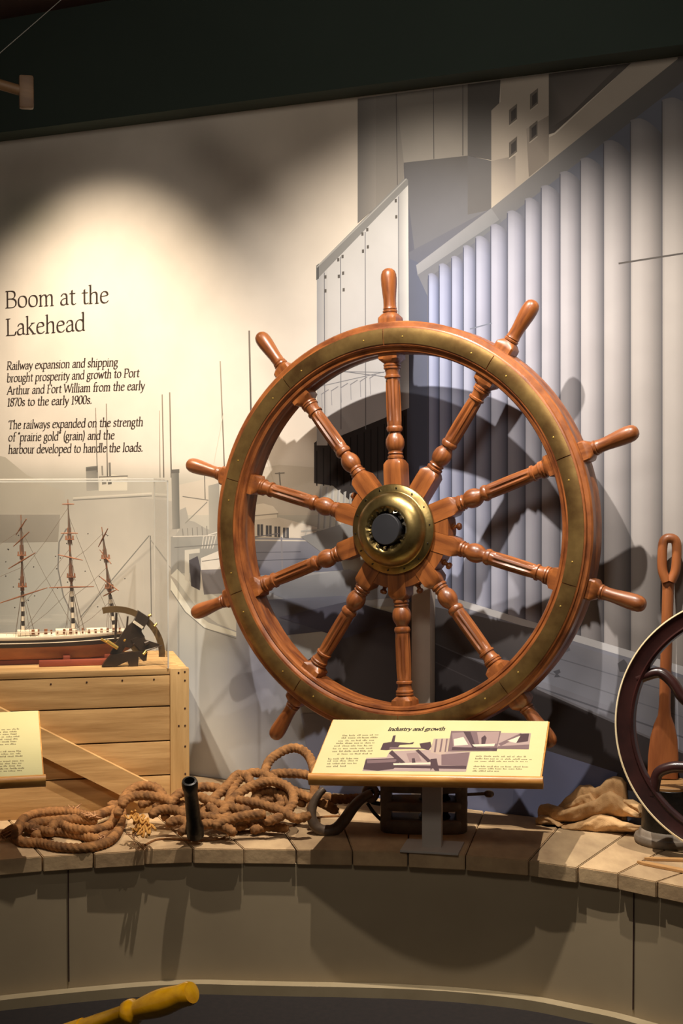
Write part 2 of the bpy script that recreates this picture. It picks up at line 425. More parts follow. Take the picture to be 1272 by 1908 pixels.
# masts and stacks of the steamers
line(297, 765, 298, 890, 1.4, (170, 160, 146), (110, 104, 96)); line(302, 735, 305, 890, 2.2, (140, 130, 118), (96, 90, 84)); line(316, 731, 319, 890, 2.4, (130, 120, 108), (88, 84, 78))
line(410, 673, 419, 900, 2.2, (150, 140, 126), (84, 80, 76)); line(464, 616, 468, 800, 3.2, (120, 112, 104), (70, 68, 66))
line(416, 770, 398, 865, 1, (190, 180, 166)); line(470, 770, 512, 905, 1.2, (176, 168, 154)); line(466, 770, 436, 870, 1, (190, 180, 166))
gquad([(319, 876), (333, 875), (335, 985), (321, 986)], [(128, 126, 120), (98, 98, 94), (110, 110, 106), (140, 138, 132)])
poly([(318, 875), (334, 874), (334, 881), (318, 882)], (96, 94, 90))
gquad([(388, 905), (408, 900), (410, 1010), (390, 1012)], [(150, 148, 140), (140, 138, 132), (150, 148, 142), (160, 158, 150)])
poly([(335, 985), (335, 950), (346, 945), (352, 970), (362, 972), (384, 985), (400, 990), (400, 1000), (325, 1000)], (154, 152, 146))
line(340, 925, 388, 932, 1.6, (120, 118, 112)); line(345, 975, 386, 935, 1.6, (130, 128, 122)); line(381, 885, 382, 930, 1.6, (96, 94, 90))
# white steamer bow and its fittings
gquad([(318, 1000), (440, 1000), (440, 1060), (318, 1070)], [(138, 138, 134), (150, 150, 146), (130, 132, 130), (140, 140, 138)])
poly([(318, 1072), (330, 1082), (350, 1110), (372, 1138), (405, 1162), (440, 1176), (440, 1130), (360, 1090), (330, 1060)], (190, 190, 182))
poly([(318, 1076), (332, 1100), (356, 1136), (388, 1160), (440, 1178), (440, 1186), (380, 1170), (345, 1140), (318, 1100)], (206, 206, 196))
line(318, 1100, 345, 1140, 1.6, (120, 120, 118)); line(345, 1140, 380, 1170, 1.6, (120, 120, 118)); line(380, 1170, 440, 1190, 1.6, (120, 120, 118))
poly([(344, 1025), (372, 1022), (372, 1030), (352, 1032), (352, 1085), (344, 1080)], (182, 180, 172))
poly([(352, 1044), (368, 1036), (374, 1060), (372, 1100), (356, 1092)], (74, 72, 78))
poly([(374, 1040), (418, 1022), (418, 1100), (374, 1100)], (198, 194, 186)); poly([(374, 1062), (420, 1060), (420, 1105), (380, 1108)], (116, 114, 118))
line(376, 1046, 418, 1040, 1.6, (120, 118, 114))
for k in range(5): line(379 + k * 6, 1000 - k, 376 + k * 5, 1022, 1.4, (196, 192, 184))
line(378, 1000, 410, 990, 2, (200, 196, 188))
# launch with a white cabin, blue hull
poly([(462, 945), (480, 940), (510, 944), (516, 956), (516, 966), (462, 972)], (214, 206, 192))
poly([(460, 970), (520, 964), (600, 985), (600, 1004), (460, 1000)], (200, 192, 180))
for k in range(5):
    x = 463 + k * 16; poly([(x, 975 + k * 2), (x + 11, 975 + k * 2), (x + 11, 997 + k * 1.5), (x, 997 + k * 1.2)], (84, 84, 88))
    line(x + 5.5, 975 + k * 2, x + 5.5, 997 + k, 1.2, (200, 192, 180))
gquad([(440, 1003), (620, 1003), (640, 1062), (440, 1080)], [(126, 126, 134), (134, 136, 146), (110, 114, 130), (104, 108, 124)])
line(440, 1006, 620, 1008, 2.5, (196, 190, 180)); line(440, 1030, 560, 1028, 1.4, (90, 90, 100)); line(524, 1000, 526, 1060, 3, (120, 120, 128))
gquad([(440, 1075), (660, 1062), (760, 1130), (440, 1130)], [(150, 152, 156), (166, 166, 168), (150, 152, 158), (140, 144, 152)])
poly([(462, 948), (470, 941), (490, 938), (508, 943), (518, 954), (518, 958), (462, 964)], (216, 208, 194)); line(462, 962, 518, 957, 2, (150, 144, 136))
line(456, 1003, 520, 994, 2, (120, 118, 122)); line(440, 1046, 610, 1040, 1.6, (84, 86, 98))
line(520, 880, 522, 905, 2.4, (120, 116, 110)); line(512, 882, 530, 881, 2, (120, 116, 110))
line(566, 990, 612, 984, 2.2, (182, 180, 172)); line(572, 986, 566, 1004, 2, (182, 180, 172)); line(610, 984, 614, 1010, 2, (182, 180, 172)); line(590, 987, 592, 1008, 1.6, (160, 158, 152))
for k in range(6): line(340 + k * 9, 985 - k, 341 + k * 9, 998, 1.2, (120, 118, 114))
line(325, 1020, 440, 1012, 1.6, (118, 118, 116)); line(322, 1000, 400, 998, 2, (190, 186, 178))
# the far pier, its dark trestle and light piles
poly([(585, 825), (625, 800), (680, 780), (762, 745), (762, 1010), (700, 960), (655, 935), (620, 905), (585, 900)], (54, 50, 50))
for k in range(14):
    x = 588 + k * 12.6; line(x, 830 - k * 6.2, x + 9, 806 - k * 6.2, 3, (70, 64, 62))
    line(x + 2, 840 - k * 5, x + 2, 905, 2, (30, 28, 30))
for k in range(10):
    x = 596 + k * 11; gquad([(x, 905 + k * 3), (x + 5, 903 + k * 3), (x - 1, 1000), (x - 6, 1000)], [(150, 150, 150), (190, 188, 182), (176, 174, 170), (130, 130, 130)])
line(560, 990, 620, 985, 3, (176, 174, 168)); line(600, 985, 612, 1020, 3, (176, 174, 168))
poly([(560, 1000), (690, 960), (720, 1010), (640, 1040), (600, 1030)], (140, 140, 140))
# quay edge and water in front
gquad([(470, 1090), (650, 1060), (770, 1110), (560, 1130)], [(128, 132, 140), (150, 152, 156), (120, 122, 130), (118, 124, 138)])
gquad([(450, 1120), (640, 1110), (760, 1160), (470, 1190)], [(104, 108, 124), (112, 116, 132), (78, 78, 86), (84, 88, 108)])
# tall elevator block on the left of the silos
poly([(666, topy(666)), (871, topy(871)), (871, 290), (752, 303), (752, 340), (666, 416)], (124, 119, 113))
gquad([(666, topy(666)), (700, topy(700)), (700, 386), (666, 416)], [(112, 108, 104), (128, 123, 117), (128, 123, 117), (110, 107, 104)])
gquad([(738, topy(738)), (871, topy(871)), (871, 290), (752, 303)], [(130, 124, 116), (120, 114, 108), (140, 134, 126), (136, 131, 124)])
line(738, topy(738), 740, 345, 1.6, (92, 88, 86)); line(807, topy(807), 808, 296, 1.6, (92, 88, 86)); line(862, topy(862), 862, 290, 2.5, (100, 96, 92))
# shaded gap between the blocks
gquad([(752, 303), (871, 290), (915, 388), (775, 510)], [(92, 90, 90), (96, 93, 91), (108, 108, 112), (106, 108, 116)])
gquad([(871, topy(871)), (932, topy(932)), (925, 300), (871, 290)], [(84, 80, 76), (86, 82, 78), (98, 95, 93), (94, 91, 89)])
poly([(871, 290), (918, 300), (918, 390), (871, 400)], (100, 98, 98))
gquad([(752, 303), (776, 500), (776, 800), (760, 800)], [(86, 84, 86), (92, 95, 108), (86, 92, 116), (84, 88, 106)])
gquad([(762, 470), (915, 388), (800, 520), (776, 800)], [(96, 98, 108), (100, 100, 106), (96, 100, 116), (88, 94, 120)])
gquad([(758, 480), (802, 500), (802, 1130), (758, 1120)], [(90, 94, 108), (92, 98, 118), (78, 84, 108), (72, 76, 96)])
# low shed with the sloping roof
gquad([(590, 515), (760, 340), (762, 760), (590, 830)], [(176, 174, 172), (172, 170, 168), (178, 178, 182), (182, 180, 180)])
gquad([(590, 515), (610, 497), (610, 830), (590, 830)], [(146, 146, 148), (172, 170, 168), (178, 176, 176), (160, 160, 162)])
gquad([(742, 360), (760, 340), (762, 760), (744, 760)], [(150, 148, 146), (186, 184, 180), (186, 186, 188), (156, 158, 164)])
poly([(589, 497), (752, 333), (760, 334), (760, 345), (590, 521)], (120, 119, 117)); poly([(589, 495), (594, 491), (594, 519), (589, 522)], (84, 84, 84))
line(590, 498, 757, 333, 2.2, (150, 148, 144))
for x, y0 in ((604, 508), (634, 478), (680, 432), (742, 366)): line(x, y0, x + 1, 800, 1.6, (112, 112, 116))
for x, y in ((630, 484), (638, 478), (631, 515), (639, 509), (675, 436), (684, 428), (676, 468), (685, 460), (737, 374), (738, 404), (606, 516), (606, 542), (640, 540)):
    poly([(x - 2, y - 3), (x + 2, y - 3.5), (x + 2, y + 3), (x - 2, y + 3.5)], (84, 80, 76))
line(596, 720, 720, 692, 1.4, (120, 122, 128)); line(620, 692, 715, 694, 1.4, (110, 112, 118)); line(622, 690, 716, 702, 1.4, (110, 112, 118))
for k in range(6): line(598 + k * 18, 735 - k * 6, 612 + k * 18, 726 - k * 6, 1.6, (124, 124, 130)); line(599 + k * 18, 735 - k * 6, 600 + k * 18, 760 - k * 5, 1.2, (140, 140, 146))
# house with small windows on the elevator roof, long gallery
poly([(932, topy(932)), (1022, topy(1022)), (1022, 256), (1034, 250), (1176, topy(1176)), (1268, topy(1268)), (915, 388), (915, 206), (932, 190)], (162, 152, 140))
poly([(1022, topy(1022)), (1176, topy(1176)), (1032, 247), (1022, 250)], (86, 81, 77))
gquad([(1022, topy(1022) + 4), (1150, topy(1150) + 4), (1060, 215), (1022, 240)], [(78, 74, 70), (96, 90, 86), (110, 103, 98), (84, 80, 76)])
gquad([(915, 300), (960, 290), (960, 352), (915, 388)], [(150, 141, 131), (128, 121, 113), (160, 150, 140), (176, 166, 152)])
gquad([(980, 240), (1022, 215), (1022, 300), (985, 330)], [(150, 140, 130), (128, 119, 110), (140, 131, 121), (120, 112, 104)])
for x, y in ((948, 205), (987, 176), (948, 266), (986, 236)):
    poly([(x, y), (x + 15, y - 12), (x + 15, y + 18), (x, y + 30)], (104, 97, 90)); poly([(x + 4, y + 3), (x + 13, y - 5), (x + 13, y + 14), (x + 4, y + 22)], (72, 68, 66))
    line(x, y + 30, x + 15, y + 18, 2, (176, 166, 152))
# eave shadow of the gallery
gquad([(915, 388), (1268, topy(1268)), (1268, 235), (930, 430)], [(118, 117, 118), (92, 88, 85), (88, 86, 86), (104, 106, 112)])
gquad([(1262, topy(1262)), (1420, topy(1420)), (1420, 260), (1262, 240)], [(90, 86, 84), (90, 86, 84), (96, 94, 92), (96, 94, 92)])
gquad([(775, 494), (915, 388), (930, 410), (778, 514)], [(140, 142, 148), (128, 128, 130), (120, 121, 124), (134, 136, 142)])
gquad([(778, 512), (932, 408), (940, 480), (800, 560)], [(110, 112, 120), (104, 106, 110), (104, 106, 112), (112, 116, 128)])
# the silos
edges = [798, 818, 841, 863, 886, 914, 945, 978, 1008, 1043, 1081, 1124, 1174, 1233, 1304, 1390]
tops = [510, 492, 478, 458, 441, 419, 394, 370, 347, 321, 296, 264, 224, 186, 140, 100]
poly([(796, 520), (1300, 130), (1300, 1250), (1080, 1186), (960, 1150), (796, 1100)], (100, 102, 112))
for k in range(len(edges) - 1):
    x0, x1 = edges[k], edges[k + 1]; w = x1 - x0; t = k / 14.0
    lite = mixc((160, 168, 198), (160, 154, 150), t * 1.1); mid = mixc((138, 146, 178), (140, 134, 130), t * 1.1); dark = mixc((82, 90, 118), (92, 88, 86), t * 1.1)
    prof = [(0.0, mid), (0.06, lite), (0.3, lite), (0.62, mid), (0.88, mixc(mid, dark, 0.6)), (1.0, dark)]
    y0, y1 = tops[k], tops[k + 1]
    yb = 1098 + (x0 - 798) * 0.305
    N = 12; o = lay()
    # bullet-shaped head fading upward into the eave shadow
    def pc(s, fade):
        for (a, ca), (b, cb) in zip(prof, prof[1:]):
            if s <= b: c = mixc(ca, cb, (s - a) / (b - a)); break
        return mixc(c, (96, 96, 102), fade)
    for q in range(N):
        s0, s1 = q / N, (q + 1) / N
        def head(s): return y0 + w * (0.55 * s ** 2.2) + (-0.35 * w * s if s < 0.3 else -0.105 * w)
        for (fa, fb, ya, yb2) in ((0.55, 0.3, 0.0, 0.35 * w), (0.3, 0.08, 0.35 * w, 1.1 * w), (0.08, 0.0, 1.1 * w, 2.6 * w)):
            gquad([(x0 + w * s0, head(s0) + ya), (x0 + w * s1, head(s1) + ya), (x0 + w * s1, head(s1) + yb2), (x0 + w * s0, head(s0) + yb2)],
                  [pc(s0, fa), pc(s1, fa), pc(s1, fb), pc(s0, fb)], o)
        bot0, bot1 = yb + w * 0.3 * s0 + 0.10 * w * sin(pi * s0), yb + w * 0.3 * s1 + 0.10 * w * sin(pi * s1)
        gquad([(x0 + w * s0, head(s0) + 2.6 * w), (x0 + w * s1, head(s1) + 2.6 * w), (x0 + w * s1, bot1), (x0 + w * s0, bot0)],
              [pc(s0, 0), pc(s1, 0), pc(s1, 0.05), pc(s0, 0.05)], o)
    line(x0, y0 + 3, x0, yb, 1.6, mixc(dark, (70, 72, 84), 0.5))
line(1152, 491, 1420, 449, 3.4, (78, 74, 72)); line(875, 613, 916, 602, 2.2, (110, 116, 132))
# loading dock, its edge, dark water
poly([(796, 1098), (890, 1128), (960, 1150), (1080, 1186), (1200, 1222), (1420, 1290), (1420, 1520), (1272, 1470), (1000, 1330), (880, 1280), (760, 1250), (745, 1150)], (128, 130, 142))
poly([(800, 1100), (960, 1149), (1200, 1220), (1420, 1286), (1420, 1306), (1200, 1234), (960, 1162), (800, 1112)], (188, 188, 192))
gquad([(760, 1120), (1000, 1172), (1040, 1260), (760, 1200)], [(90, 86, 88), (104, 100, 102), (96, 94, 98), (60, 56, 58)])
gquad([(1000, 1180), (1420, 1310), (1420, 1420), (1010, 1270)], [(122, 124, 136), (142, 140, 140), (124, 124, 130), (134, 138, 152)])
line(1000, 1215, 1420, 1340, 2, (104, 106, 116)); line(980, 1240, 1420, 1385, 2, (110, 112, 122)); line(1000, 1280, 1420, 1425, 3, (96, 98, 108))
poly([(1030, 1251), (1042, 1247), (1044, 1253), (1039, 1256), (1044, 1262), (1032, 1262), (1035, 1256)], (88, 90, 100))
poly([(1150, 1236), (1162, 1228), (1168, 1236), (1168, 1252), (1154, 1252)], (92, 92, 98)); poly([(1049, 1208), (1058, 1198), (1062, 1212), (1052, 1216)], (98, 100, 110))
poly([(745, 1150), (790, 1190), (1000, 1280), (1272, 1400), (1420, 1460), (1420, 1530), (1160, 1470), (960, 1400), (760, 1330), (640, 1300), (560, 1240), (640, 1180)], (64, 60, 63))
line(790, 1190, 1000, 1282, 2.4, (90, 88, 92)); line(760, 1210, 1000, 1322, 2, (78, 74, 78)); line(1000, 1282, 1272, 1402, 4, (112, 112, 120))
gquad([(520, 1150), (650, 1120), (760, 1150), (640, 1190)], [(86, 88, 108), (76, 76, 88), (60, 56, 60), (66, 66, 80)])
gquad([(960, 1380), (1150, 1440), (1110, 1560), (930, 1560)], [(84, 86, 108), (98, 102, 130), (112, 118, 150), (110, 116, 146)])
gquad([(560, 1330), (760, 1320), (960, 1400), (600, 1560)], [(120, 124, 142), (96, 98, 114), (92, 96, 120), (118, 124, 150)])
gquad([(600, 1470), (960, 1400), (950, 1580), (560, 1580)], [(112, 118, 146), (100, 104, 130), (120, 126, 154), (120, 126, 152)])
me = bpy.data.meshes.new('mural'); mbm.to_mesh(me); mbm.free()
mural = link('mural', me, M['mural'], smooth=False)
tag(mural, 'painted grey harbour mural of grain silos, steamers and masts covering the back wall', 'mural')

# ---------------------------------------------------------------- lettering (drawn pen strokes)
G = {
'a': (40, "m8 34 q10 44 20 44 q31 44 31 30 l31 8 q31 0 39 2 m31 27 q6 24 6 11 q6 0 16 0 q26 0 31 9"),
'b': (47, "m10 72 l10 4 m10 32 q15 44 26 44 q42 44 42 22 q42 0 24 0 q15 0 10 4 m3 70 l10 72"),
'd': (47, "m38 72 l38 6 q38 0 44 1 m38 34 q34 44 24 44 q6 44 6 21 q6 0 22 0 q32 0 38 10 m31 70 l38 72"),
'e': (42, "m8 25 l36 29 q36 44 23 44 q7 44 7 21 q7 0 24 0 q33 0 38 8"),
'f': (30, "m34 68 q30 73 24 72 q15 70 15 56 l15 0 m5 42 l29 42 m8 0 l23 0"),
'g': (42, "m20 44 q7 44 7 30 q7 16 20 16 q33 16 33 30 q33 44 20 44 m30 41 l40 43 m13 18 q5 8 14 5 l28 3 q40 0 38 -10 q34 -23 20 -23 q4 -22 6 -10 q8 -2 14 4"),
'h': (47, "m10 72 l10 0 m10 32 q18 44 27 44 q37 44 37 30 l37 0 m3 0 l17 0 m30 0 l44 0 m3 70 l10 72"),
'i': (21, "m10 44 l10 0 m3 42 l10 44 m3 0 l17 0 m9 61 l11 59"),
'k': (46, "m10 72 l10 0 m10 20 l34 43 m18 26 l38 0 m3 0 l17 0 m27 43 l41 43 m32 0 l46 0 m3 70 l10 72"),
'l': (21, "m10 72 l10 0 m3 0 l17 0 m3 70 l10 72"),
'm': (70, "m10 44 l10 0 m10 32 q18 44 26 44 q35 44 35 30 l35 0 m35 32 q43 44 51 44 q60 44 60 30 l60 0 m3 0 l17 0 m28 0 l42 0 m53 0 l67 0 m3 42 l10 44"),
'n': (47, "m10 44 l10 0 m10 32 q18 44 27 44 q37 44 37 30 l37 0 m3 0 l17 0 m30 0 l44 0 m3 42 l10 44"),
'o': (48, "m24 44 q6 44 6 22 q6 0 24 0 q42 0 42 22 q42 44 24 44"),
'p': (47, "m10 44 l10 -24 m10 32 q15 44 26 44 q42 44 42 22 q42 0 24 0 q15 0 10 4 m3 42 l10 44 m3 -24 l18 -24"),
'r': (31, "m10 44 l10 0 m10 30 q17 44 28 43 m3 0 l18 0 m3 42 l10 44"),
's': (34, "m28 37 q26 44 18 44 q7 44 7 34 q7 27 18 23 q29 19 29 10 q29 0 17 0 q7 0 6 9"),
't': (30, "m14 56 l14 10 q14 0 22 0 q27 0 30 4 m4 43 l28 43"),
'u': (46, "m10 44 l10 14 q10 0 20 0 q30 0 37 12 m37 44 l37 6 q37 0 44 1 m3 44 l10 44 m30 44 l37 44"),
'v': (40, "m4 44 l21 0 l37 44 m0 44 l10 44 m32 44 l42 44"),
'w': (60, "m4 44 l18 0 l30 40 l43 0 l57 44 m0 44 l10 44 m52 44 l61 44"),
'x': (41, "m5 44 l37 0 m36 44 l5 0 m1 44 l11 44 m31 0 l41 0"),
'y': (41, "m4 44 l22 4 m38 44 l20 -10 q14 -25 4 -22 m0 44 l10 44"),
'B': (56, "m12 66 l12 0 m4 66 l28 66 q46 66 46 51 q46 36 28 35 l12 35 m28 35 q51 35 51 18 q51 0 28 0 l4 0"),
'L': (50, "m12 66 l12 0 m4 66 l21 66 m4 0 l44 0 l48 14"),
'R': (57, "m12 66 l12 0 m4 66 l26 66 q45 66 45 50 q45 33 26 33 l12 33 m26 33 l52 0 l58 0 m4 0 l21 0"),
'P': (50, "m12 66 l12 0 m4 66 l28 66 q47 66 47 48 q47 29 26 29 l12 30 m4 0 l22 0"),
'A': (60, "m2 0 l29 68 l56 0 m12 24 l45 24 m-3 0 l9 0 m48 0 l63 0"),
'F': (46, "m12 66 l12 0 m4 66 l45 66 l46 54 m12 34 l36 34 m4 0 l22 0"),
'W': (82, "m2 66 l22 0 l41 60 l61 0 l80 66 m-3 66 l10 66 m73 66 l86 66"),
'T': (54, "m27 66 l27 0 m4 54 l4 66 l51 66 l51 54 m18 0 l36 0"),
'I': (24, "m12 66 l12 0 m4 66 l20 66 m4 0 l20 0"),
'1': (30, "m6 58 l16 66 l16 0 m7 0 l25 0"),
'8': (40, "m20 35 q7 40 7 51 q7 66 20 66 q33 66 33 51 q33 40 20 35 q5 30 5 17 q5 0 20 0 q36 0 36 17 q36 30 20 35"),
'7': (38, "m4 56 l4 66 l36 66 l15 0"),
'0': (42, "m21 66 q5 66 5 33 q5 0 21 0 q37 0 37 33 q37 66 21 66"),
'9': (40, "m34 46 q34 28 20 28 q6 28 6 47 q6 66 20 66 q35 66 35 44 q35 14 12 0"),
'.': (18, "m6 1 l11 1 m6 5 l11 5 m6 3 l11 3"), '"': (24, "m7 70 l7 55 m16 70 l16 55"), '(': (26, "m22 74 q2 30 22 -14"), ')': (26, "m4 74 q24 30 4 -14"), ' ': (24, ""),
}
def glyph_segs(ch):
    adv, s = G[ch]; segs = []; cur = (0, 0); tok = s.replace('m', ' m ').replace('l', ' l ').replace('q', ' q ').split(); i = 0; strokes = []
    while i < len(tok):
        t = tok[i]
        if t == 'm': cur = (float(tok[i + 1]), float(tok[i + 2])); strokes.append([cur]); i += 3
        elif t == 'l': cur = (float(tok[i + 1]), float(tok[i + 2])); strokes[-1].append(cur); i += 3
        else:
            # the pair is a through-point: corner control is chosen so the bowl stays round
            c = (float(tok[i + 1]), float(tok[i + 2])); e = (float(tok[i + 3]), float(tok[i + 4])) if i + 4 < len(tok) and tok[i + 3] not in 'mlq' else None
            if e is None: strokes[-1].append(c); cur = c; i += 3; continue
            for k in range(1, 8):
                u = k / 7.0; w = 1 - u
                strokes[-1].append((w * w * cur[0] + 2 * w * u * c[0] + u * u * e[0], w * w * cur[1] + 2 * w * u * c[1] + u * u * e[1]))
            cur = e; i += 5
    return adv, strokes
def text_mesh(bm, txt, origin, ax, ay, em, width=None, weight=7.0, shear=0.0, thin=0.42, sx=1.0):
    total = sum(G[c][0] for c in txt)
    if width: sx = width / (total * em / 100.0)
    x = 0.0; n = (weight / 2 * cos(R(28)), weight / 2 * sin(R(28)))
    def P(px, py): return origin + ax * ((x + px) * sx + shear * py) * (em / 100.0) + ay * py * (em / 100.0)
    for ch in txt:
        adv, strokes = glyph_segs(ch)
        for st in strokes:
            for (a, b) in zip(st, st[1:]):
                d = math.hypot(b[0] - a[0], b[1] - a[1])
                if d < 1e-6: continue
                q = (-(b[1] - a[1]) / d * weight * thin / 2, (b[0] - a[0]) / d * weight * thin / 2)
                for m in (n, q):
                    try:
                        f = bm.faces.new([bm.verts.new(P(a[0] + m[0], a[1] + m[1])), bm.verts.new(P(b[0] + m[0], b[1] + m[1])),
                                      bm.verts.new(P(b[0] - m[0], b[1] - m[1])), bm.verts.new(P(a[0] - m[0], a[1] - m[1]))])
                    except ValueError: pass
        x += adv
Z3 = Vector((0, 0, 1))
def wall_line(bm, txt, p0, p1, empx, weight, shear):
    o = onwall(p0[0], p0[1], 0.0027); e = onwall(p1[0], p1[1], 0.0027)
    ax = (e - o); w = ax.length; ax = ax.normalized(); em = empx * o.y / F
    text_mesh(bm, txt, o, ax, Z3, em, width=w, weight=weight, shear=shear)
let = empty('wall_lettering', onwall(10, 845, 0.0027)); LO = let.location.copy()
tag(let, 'dark serif wall text about the Lakehead boom on the brightly lit cream wall', 'wall text')
def flush(bm, name, m, parent):
    bmesh.ops.translate(bm, verts=bm.verts[:], vec=-parent.location)
    return obj(name, bm, m, parent, smooth=False, recalc=False)
bm = bmesh.new()
wall_line(bm, 'Boom at the', (9, 574), (203, 564), 46, 8.6, 0); wall_line(bm, 'Lakehead', (10, 625.5), (159, 616), 46, 8.6, 0)
flush(bm, 'heading', M['ink'], let)
bm = bmesh.new()
for t, a, b in (('Railway expansion and shipping', (12, 689), (219, 682)), ('brought prosperity and growth to Port', (12, 712), (259, 702)),
                ('Arthur and Fort William from the early', (13, 735), (269, 726)), ('1870s to the early 1900s.', (13, 757), (171, 752))):
    wall_line(bm, t, a, b, 22.5, 12, 0.12)
flush(bm, 'paragraph', M['ink'], let)
bm = bmesh.new()
for t, a, b in (('The railways expanded on the strength', (15, 799), (266, 793.5)), ('of "prairie gold" (grain) and the', (15, 822), (213, 818)),
                ('harbour developed to handle the loads.', (15, 845), (266, 841))):
    wall_line(bm, t, a, b, 22.5, 12, 0.12)
flush(bm, 'paragraph', M['ink'], let)
for c in let.children: c.data.materials[0] = M['ink']

# ---------------------------------------------------------------- the big ship's wheel
WD = 4.23; K = WD / 4.05
wc = at(742, 986, WD)
wheel = empty('ship_wheel', wc, (R(-2.4), 0, -YAW))
tag(wheel, 'large varnished wooden ship wheel with ten turned spokes and brass hub', 'ship wheel')
NSEG = 160
def ring_prof(prof, name, m, gaps=False, sharp=35):
    """prof: (radius, forward) closed loop swept round the local Y axis (forward = -Y)"""
    bm = bmesh.new()
    if not gaps:
        rings = []
        for k in range(NSEG):
            a = 2 * pi * k / NSEG; rings.append([Vector((r * cos(a), -f, r * sin(a))) for r, f in prof])
        add_loft(bm, rings, closed=True)
    else:
        for s in range(10):
            a0 = A0 + R(36) * s + 0.0025; a1 = A0 + R(36) * (s + 1) - 0.0025; rings = []
            for k in range(17):
                a = a0 + (a1 - a0) * k / 16; rings.append([Vector((r * cos(a), -f, r * sin(a))) for r, f in prof])
            add_loft(bm, rings)
    return obj(name, bm, m, wheel, sharp=sharp)
A0 = R(93.7)
r0, r1 = 0.474 * K, 0.558 * K; T = 0.044
ring_prof([(r0, 0.030), (r0 + 0.003, 0.036), (r0 + 0.010, 0.038), (r0 + 0.0125, 0.0355), (r0 + 0.015, 0.0385), (r0 + 0.019, 0.0465), (r0 + 0.026, 0.048),
           (r1 - 0.020, 0.048), (r1 - 0.016, 0.046), (r1 - 0.0145, 0.041), (r1 - 0.004, 0.039), (r1, 0.034), (r1, 0.012), (r1 - 0.003, 0.0027), (r1 - 0.003, -0.0027), (r1, -0.012), (r1, -0.036), (r1 - 0.006, -0.044), (r0 + 0.006, -0.044), (r0, -0.036),
           (r0, -0.012), (r0 + 0.003, -0.0027), (r0 + 0.003, 0.0027), (r0, 0.012)], 'rim', M['varnish_rim'])
b0, b1 = r0 + 0.024, r1 - 0.021
ring_prof([(b0, 0.0465), (b0, 0.0492)] + [(b0 + (b1 - b0) * q / 8.0, 0.0495 + 0.0034 * (1 - (q / 4.0 - 1) ** 2)) for q in range(9)] + [(b1, 0.0492), (b1, 0.0465)], 'brass_band', M['brass_band'], gaps=True)
for s in range(10):
    for q in (0.18, 0.82):
        a = A0 + R(36) * (s + q); bm = bmesh.new(); rr = (b0 + b1) / 2 + (0.004 if q == 0.5 else -0.003)
        add_lathe(bm, [(0.0026, 0.051), (0.0022, 0.0535), (0.001, 0.0540)], 10, 'Y', mtx=Matrix.Translation((rr * cos(a), 0, rr * sin(a))))
        obj('screw', bm, M['gold'], wheel)
# spoke built along +Z: stations (z, half width, squareness, flute depth)
def section(z, r, sq, fl, n=48):
    out = []
    for k in range(n):
        t = 2 * pi * k / n; c, s = cos(t), sin(t)
        if sq > 0:
            m = max(abs(c), abs(s)); e = min(1.0 / m, 1.40); rad = r * (1 + (e - 1) * sq)
        else: rad = r
        if fl: rad -= fl * max(0.0, cos(8 * t)) ** 0.7
        out.append(Vector((rad * c, rad * s, z)))
    return out
SP = [(0.072, .026, 1, 0), (0.158, .026, 1, 0), (0.176, .0255, 1, 0), (0.186, .022, .6, 0), (0.190, .0195, .1, 0), (0.192, .0215, 0, 0), (0.197, .0215, 0, 0), (0.199, .0185, 0, 0), (0.203, .0185, 0, 0),
      (0.205, .0205, 0, 0), (0.208, .0185, 0, 0), (0.212, .0185, 0, 0), (0.218, .0222, 0, 0), (0.226, .0246, 0, 0), (0.234, .0252, 0, 0), (0.243, .0240, 0, 0), (0.251, .0205, 0, 0), (0.257, .0165, 0, 0),
      (0.262, .0155, 0, 0), (0.264, .0195, 0, 0), (0.271, .0218, 0, 0), (0.277, .0205, 0, 0), (0.279, .0188, 0, 0), (0.288, .0192, 0, .0005), (0.294, .0194, 0, .0034), (0.33, .0198, 0, .0040), (0.38, .0192, 0, .0040), (0.398, .0184, 0, .0034), (0.404, .0182, 0, .0005), (0.408, .0180, 0, 0), (0.410, .0214, 0, 0), (0.415, .0214, 0, 0), (0.417, .0180, 0, 0), (0.424, .0182, 0, 0), (0.433, .0206, 0, 0),
      (0.435, .0230, 0, 0), (0.439, .0230, 0, 0), (0.4405, .0208, 0, 0), (0.4425, .0232, 0, 0), (0.446, .0232, 0, 0), (0.448, .0200, .1, 0), (0.453, .0240, .6, 0), (0.460, .0276, 1, 0), (0.478, .0280, 1, 0), (0.500, .0280, 1, 0)]
bm = bmesh.new(); add_loft(bm, [section(z * K, r * K * (1.02 if q < .5 else 1.0), q, f * K) for z, r, q, f in SP]); spoke0 = obj('spoke', bm, M['varnish'], wheel, sharp=32)
HP = [(0.530, .0270, 1), (0.567, .0268, 1), (0.573, .0262, 1), (0.582, .0212, .5), (0.586, .0180, .05), (0.588, .0200, 0), (0.592, .0200, 0), (0.594, .0175, 0), (0.597, .0190, 0), (0.600, .0178, 0), (0.606, .0172, 0), (0.622, .0174, 0),
      (0.645, .0196, 0), (0.665, .0214, 0), (0.680, .0218, 0), (0.692, .0205, 0), (0.701, .0165, 0), (0.706, .0105, 0), (0.708, .004, 0)]
bm = bmesh.new(); add_loft(bm, [section(z * K, r * K, q, 0, 36) for z, r, q in HP]); handle0 = obj('handle', bm, M['varnish'], spoke0, sharp=38)
spoke0.rotation_euler = (0, R(90) - A0, 0)
for s in range(1, 10):
    c = spoke0.copy(); COL.objects.link(c); c.parent = wheel; c.rotation_euler = (0, R(90) - (A0 - R(36) * s), 0)
    h = handle0.copy(); COL.objects.link(h); h.parent = c
